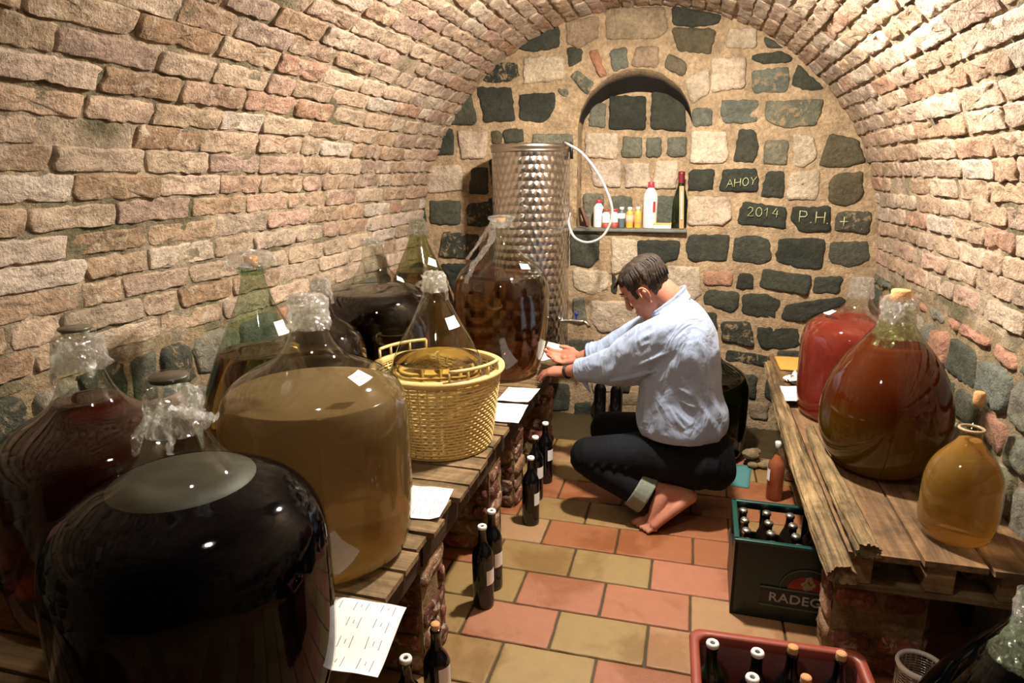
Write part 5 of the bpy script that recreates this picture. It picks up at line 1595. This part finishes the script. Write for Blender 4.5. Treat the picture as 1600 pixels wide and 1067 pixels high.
# legs inside the jeans, bare feet
for (hip, kn, an) in (((.085, 2.715, .300), (-.375, 2.665, .270), (-.045, 2.645, .155)), ((.085, 2.875, .300), (-.350, 2.945, .295), (-.030, 2.925, .120))):
    H_, K_, A_ = V(*hip), V(*kn), V(*an)
    chain(body, [(*hip, .085), (*(H_*.5+K_*.5), .070), (*kn, .052)])
    chain(body, [(*kn, .050), (*(K_*.65+A_*.35 + V(.01, 0, -.012)), .050), (*(K_*.2+A_*.8), .035), (*an, .034)])
def foot(mb, heel, ball_, toe_dir, lat, ankle, flip):
    heel, ball_, ankle = V(*heel), V(*ball_), V(*ankle); td = V(*toe_dir).normalized(); lat = V(*lat).normalized()
    up = V(0, 0, 1)
    chain(mb, [(*ankle, .041), (*(ankle*.5+heel*.5 + V(0, 0, .002)), .040), (*heel, .033)], 16)
    for s_, r0, r1 in ((-.024, .027, .019), (0, .034, .022), (.024, .028, .018)):
        a = heel + lat*s_*.4 + up*.004; b = ball_ + lat*s_*1.35 + up*.006
        mid = a*.5 + b*.5 + up*.010 + lat*s_*.3
        chain(mb, [(*a, r0), (*mid, (r0+r1)*.52), (*b, r1)], 14)
    chain(mb, [(*(ankle + td*.01), .040), (*(ankle*.5+ball_*.5 + up*.020), .034), (*(ball_ + up*.012), .018)], 16)
    # five toes bent flat to the floor; flip: sign of the little-toe side along lat
    L = [.038, .033, .031, .027, .024]; Rr = [.0140, .0108, .0102, .0098, .0094]
    for i in range(5):
        s_ = (-.040 + .0195*i) * 1.0
        base = ball_ + lat*s_*flip + td*(.012 - .0045*i) 
        z = Rr[i] + .006
        p0 = V(base.x, base.y, z + .008); p1 = p0 + td*L[i]*.6 + V(0, 0, .003); p2 = p0 + td*(L[i]+.008); p2.z = z
        mb.capsule(p0, p1, Rr[i]*1.02, Rr[i]*.95, 12); mb.capsule(p1, p2, Rr[i]*.95, Rr[i]*.92, 12)
foot(body, (.062, 2.655, .140), (-.092, 2.580, .030), (-.86, -.38, 0), (.38, -.86, 0), (-.040, 2.645, .152), 1)
foot(body, (.075, 2.930, .100), (-.085, 2.905, .030), (-1, -.1, 0), (.1, -1, 0), (-.030, 2.925, .122), -1)
body.fin('body', M_skin, .0036, 3)

# eyes with lids closed downwards: small dark lashes line plus eyeball
eye = PB()
for sg_ in (-1, 1): eye.ball(hp(.076, .030*sg_, .014), .0115, 14, 10)
eye.v = [tuple(Vector(p) - PO) for p in eye.v]; eye.build('eye', plain('eye_white', rgb(120, 96, 80), .3), person)
brow = PB()
for sg_ in (-1, 1): brow.tube([hp(.094, .014*sg_, .042), hp(.088, .034*sg_, .047), hp(.070, .052*sg_, .040)], [.003, .0042, .0025], 8, flat=.8)
brow.v = [tuple(Vector(p) - PO) for p in brow.v]; brow.build('eyebrow', M_hair, person)
# hair
def keep_hair(f, s, u):
    if u > .100: return True
    if f > .066: return u > .088 + abs(s)*.0
    if f > .040: return u > .060 - .0*abs(s)
    if f > .018: return u > -.008          # sideburn
    if f > -.030: return u > .022          # above the ear
    return u > -.070 + max(0, (f + .06))*1.2
hair = PB(); head_grid(hair, .0055, 96, keep_hair, 10, .45)
for i, p in enumerate(hair.v):
    pv = Vector(p); d = (pv - HC).normalized(); k = nz(pv.x*60, pv.y*60, pv.z*60); hair.v[i] = tuple(pv + d*.0028*k)
# front tuft standing off the forehead
for k in range(26):
    s_ = -.045 + .09*k/25 + R.uniform(-.002, .002)
    hair.tube([hp(.060, s_, .100), hp(.082 + R.uniform(-.004, .004), s_*1.02, .088), hp(.090, s_*1.04, .080 + R.uniform(-.004, .006))], [.0035, .0028, .0010], 5)
for k in range(150):                   # combed locks following the skull
    a0 = R.uniform(0, 2*math.pi); f0 = R.uniform(-.02, .05)
    pts = []
    for t in range(6):
        u_ = .112 - t*.024; 
        prof = min(HEAD, key=lambda q: abs(q[0]-u_)); ca, sa = math.cos(a0 + .12*math.sin(t)), math.sin(a0 + .12*math.sin(t))
        f = prof[1] + (prof[2]+.0070)*ca; s_ = (prof[3]+.0070)*sa * (1 - .10*max(0, ca))
        if not keep_hair(f, s_, u_): break
        pts.append(hp(f, s_, u_))
    if len(pts) > 1: hair.tube([tuple(p) for p in pts], [.0032]*(len(pts)-1) + [.001], 5)
hair.v = [tuple(Vector(p) - PO) for p in hair.v]
ho = hair.build('hair', M_hair, person); m = ho.modifiers.new('solid', 'SOLIDIFY'); m.thickness = .004; m.offset = -1

# shirt: trunk, two sleeves, collar
shirt = PB()
sections(shirt, [(.004, .392, 0, .178, .196), (.006, .425, 0, .190, .205), (.006, .48, 0, .188, .205), (-.004, .57, 0, .170, .198), (-.008, .67, 3, .158, .203), (.0, .76, 10, .140, .212), (-.012, .835, 22, .118, .200), (-.036, .888, 30, .096, .150), (-.060, .920, 32, .080, .096), (-.066, .935, 32, .074, .082)], 2.782, 96, 7, .034, 3)
def sleeve(pts, seed):
    q = smooth_pts(pts, 12); P = [V(*p[:3]) for p in q]; n = len(P); seg = 48; Q = []; F = []
    for i, p in enumerate(P):
        d = (P[min(i+1, n-1)] - P[max(i-1, 0)]).normalized(); a = V(0, 1, 0); a = (a - d*a.dot(d)).normalized(); b = d.cross(a)
        if b.z < 0: b = -b
        ra, rb = q[i][3], q[i][4]
        for k in range(seg):
            t = 2*math.pi*k/seg
            rn = 1 - abs(nz(math.cos(t)*1.6 + seed, math.sin(t)*1.6 + i*.06, i*.05))*2.4
            w = 1 + .075*rn + .04*nz(math.cos(t)*4, math.sin(t)*4 + seed, i*.25)
            Q.append(p + a*(ra*w*math.cos(t)) + b*(rb*w*math.sin(t)))
    for i in range(n-1):
        for k in range(seg):
            k2 = (k+1) % seg; F.append((i*seg+k, i*seg+k2, (i+1)*seg+k2, (i+1)*seg+k))
    F.append(tuple(range(seg))[::-1]); F.append(tuple((n-1)*seg+k for k in range(seg)))
    shirt.add(Q, F)
sleeve([(.015, 2.700, .820, .085, .095), (-.035, 2.655, .828, .085, .105), (-.110, 2.680, .775, .080, .112), (-.200, 2.735, .700, .078, .110), (-.275, 2.775, .655, .072, .088), (-.350, 2.820, .628, .062, .072), (-.420, 2.862, .604, .052, .056), (-.448, 2.880, .594, .050, .052)], 1)
sleeve([(.0, 2.87, .82, .08, .09), (-.055, 2.925, .835, .080, .095), (-.150, 2.975, .77, .070, .085), (-.280, 3.030, .690, .062, .070), (-.370, 3.050, .645, .052, .055), (-.430, 3.062, .622, .048, .048)], 4)
# rolled cuffs
for c, d in (((-.445, 2.878, .595), (-.87, .46, -.29)), ((-.425, 3.060, .624), (-.93, .18, -.32))):
    C_ = V(*c); D_ = V(*d).normalized(); a = V(0, 0, 1); a = (a - D_*a.dot(D_)).normalized(); b = D_.cross(a)
    for o, r_ in ((-.030, .050), (-.012, .052), (.008, .050)):
        shirt.tube([C_ + D_*o + a*(r_*math.cos(t*.3927)) + b*(r_*.92*math.sin(t*.3927)) for t in range(17)], .0085, 8, cap=False)
# loose cuff flap hanging under the left wrist
shirt.capsule((-.425, 2.85, .560), (-.400, 2.845, .505), .012, .006, 10, flat=.5)
shirt.capsule((-.450, 2.86, .560), (-.405, 2.845, .505), .010, .005, 10, flat=.5)
# folds
def tor(x, z):
    z0 = max(.40, min(.85, z)); T = [(.40, .0, .183, .198), (.48, .0, .188, .205), (.57, -.004, .170, .198), (.67, -.008, .158, .203), (.76, .0, .140, .212), (.85, -.012, .112, .195)]
    for A, B in zip(T, T[1:]):
        if A[0] <= z0 <= B[0]:
            k = (z0-A[0])/(B[0]-A[0]); xc, ra, rb = [A[i]+(B[i]-A[i])*k for i in (1, 2, 3)]
            break
    q = max(0.02, 1 - ((x-xc)/ra)**2)
    return V(x, 2.782 - rb*math.sqrt(q) + .002, z)
for pts, r_ in (([(-.05, .66), (.03, .615), (.11, .565)], .010), ([(-.02, .60), (.05, .56), (.12, .56)], .009), ([(-.10, .66), (-.05, .56), (.02, .47), (.10, .435)], .010), ([(-.13, .63), (-.11, .54), (-.06, .46)], .008),
               ([(-.07, .62), (.0, .52), (.08, .46), (.14, .44)], .009), ([(.02, .70), (.06, .74), (.09, .79)], .009), ([(.0, .735), (.045, .775), (.075, .815)], .008), ([(.03, .665), (.08, .69), (.115, .70)], .008),
               ([(-.14, .52), (-.08, .445), (.0, .425), (.10, .405)], .010), ([(.05, .63), (.09, .62), (.13, .64)], .007), ([(.02, .49), (.09, .455), (.16, .45)], .010)):
    q = smooth_pts([tuple(tor(*p)) for p in pts], 6); n = len(q)
    shirt.tube(q, [max(.002, 1.2*r_*math.sin(math.pi*(i+.5)/n)) for i in range(n)], 8)
for pts, r_ in (([(-.06, 2.575, .845), (-.15, 2.615, .80), (-.22, 2.665, .73)], .010), ([(-.03, 2.568, .80), (-.12, 2.60, .745), (-.21, 2.66, .68)], .009), ([(-.10, 2.60, .70), (-.20, 2.665, .645), (-.30, 2.72, .60)], .009),
               ([(-.26, 2.70, .70), (-.33, 2.745, .665), (-.38, 2.79, .62)], .009), ([(.0, 2.58, .86), (.03, 2.60, .80), (.04, 2.60, .73)], .009), ([(.03, 2.62, .88), (.06, 2.62, .82), (.065, 2.61, .75)], .008)):
    q = smooth_pts(pts, 6); n = len(q); shirt.tube(q, [max(.002, 1.2*r_*math.sin(math.pi*(i+.5)/n)) for i in range(n)], 8)
# collar stand and fall
cc = V(-.068, 2.783, .930); ax = V(math.cos(math.radians(32)), 0, math.sin(math.radians(32))); bx = V(0, 1, 0); nx = V(-math.sin(math.radians(32)), 0, math.cos(math.radians(32)))
for h_, ra, rb in ((-.012, .088, .092), (.0, .087, .086), (.012, .087, .082), (.024, .088, .080), (.034, .092, .082)):
    pts = []
    for k in range(33):
        a = 2*math.pi*k/32
        pts.append(cc + ax*(ra*math.cos(a)) + bx*(rb*math.sin(a)) + nx*(h_*(.55 + .45*math.cos(a)) + .006))
    shirt.tube(pts, .0062, 6, cap=False)
shirt.fin('shirt', M_shirt, .0040, 5)

# jeans
jeans = PB()
sections(jeans, [(.120, .175, -10, .10, .13), (.115, .23, -8, .135, .165), (.095, .30, 0, .140, .175), (.055, .37, 5, .145, .180), (.02, .44, 5, .135, .165)], 2.792, 48, 5, .012, 9)
for kn, hp_, an, yo in (((-.392, 2.665, .270), (.10, 2.71, .275), (-.135, 2.648, .142), 0), ((-.345, 2.950, .292), (.10, 2.87, .275), (-.085, 2.93, .130), 1)):
    H_, K_, A_ = V(*hp_), V(*kn), V(*an)
    chain(jeans, [(*hp_, .120), (*(H_*.6+K_*.4 + V(0, 0, .018)), .104), (*(H_*.2+K_*.8 + V(0, 0, .010)), .086), (*kn, .080)], 32)
    chain(jeans, [(*kn, .076), (*(K_*.7+A_*.3 + V(.005, 0, -.010)), .076), (*(K_*.35+A_*.65), .078), (*A_, .077)], 32)
    for k in range(4):
        t = .25 + .16*k; p = K_*(1-t*.35) + H_*(t*.35)
        y_ = p.y - .078
        jeans.tube([V(p.x-.03+.02*k, y_+.012, p.z-.05), V(p.x+.0+.02*k, y_-.006, p.z-.01), V(p.x+.03+.02*k, y_+.006, p.z+.045)], [.003, .008, .003], 8)
jeans.fin('jeans', M_denim, .005, 3)
# turned-up hems
M_hem = plain('faded_denim', rgb(122, 128, 112), .85, var=.12, bump=.3, bscale=200)
for kn, an, r_ in (((-.378, 2.665, .268), (-.135, 2.648, .142), .083), ((-.345, 2.950, .292), (-.085, 2.93, .130), .080)):
    cuffs = PB()
    K_, A_ = V(*kn), V(*an); d = (A_-K_).normalized(); a = V(0, 1, 0); a = (a - d*a.dot(d)).normalized(); b = d.cross(a)
    for o in (-.034, -.022, -.010, .002, .014, .022):
        cuffs.tube([A_ + d*o + a*(r_*math.cos(t*.2618)) + b*(r_*math.sin(t*.2618)) for t in range(25)], .0078, 8, cap=False)
    cuffs.fin('turned_up_hem', M_hem, .0042, 2)
# wristband
wb_ = PB(); C_ = V(-.520, 2.923, .570); D_ = V(-.9, .42, -.25).normalized(); a = V(0, 0, 1); a = (a - D_*a.dot(D_)).normalized(); b = D_.cross(a)
for o in (-.004, .002):
    wb_.tube([C_ + D_*o + a*(.0300*math.cos(t*.2618)) + b*(.0300*math.sin(t*.2618)) for t in range(25)], .0045, 8, cap=False)
wb_.v = [tuple(Vector(p) - PO) for p in wb_.v]; wb_.build('wristband', M_blackpl, person)
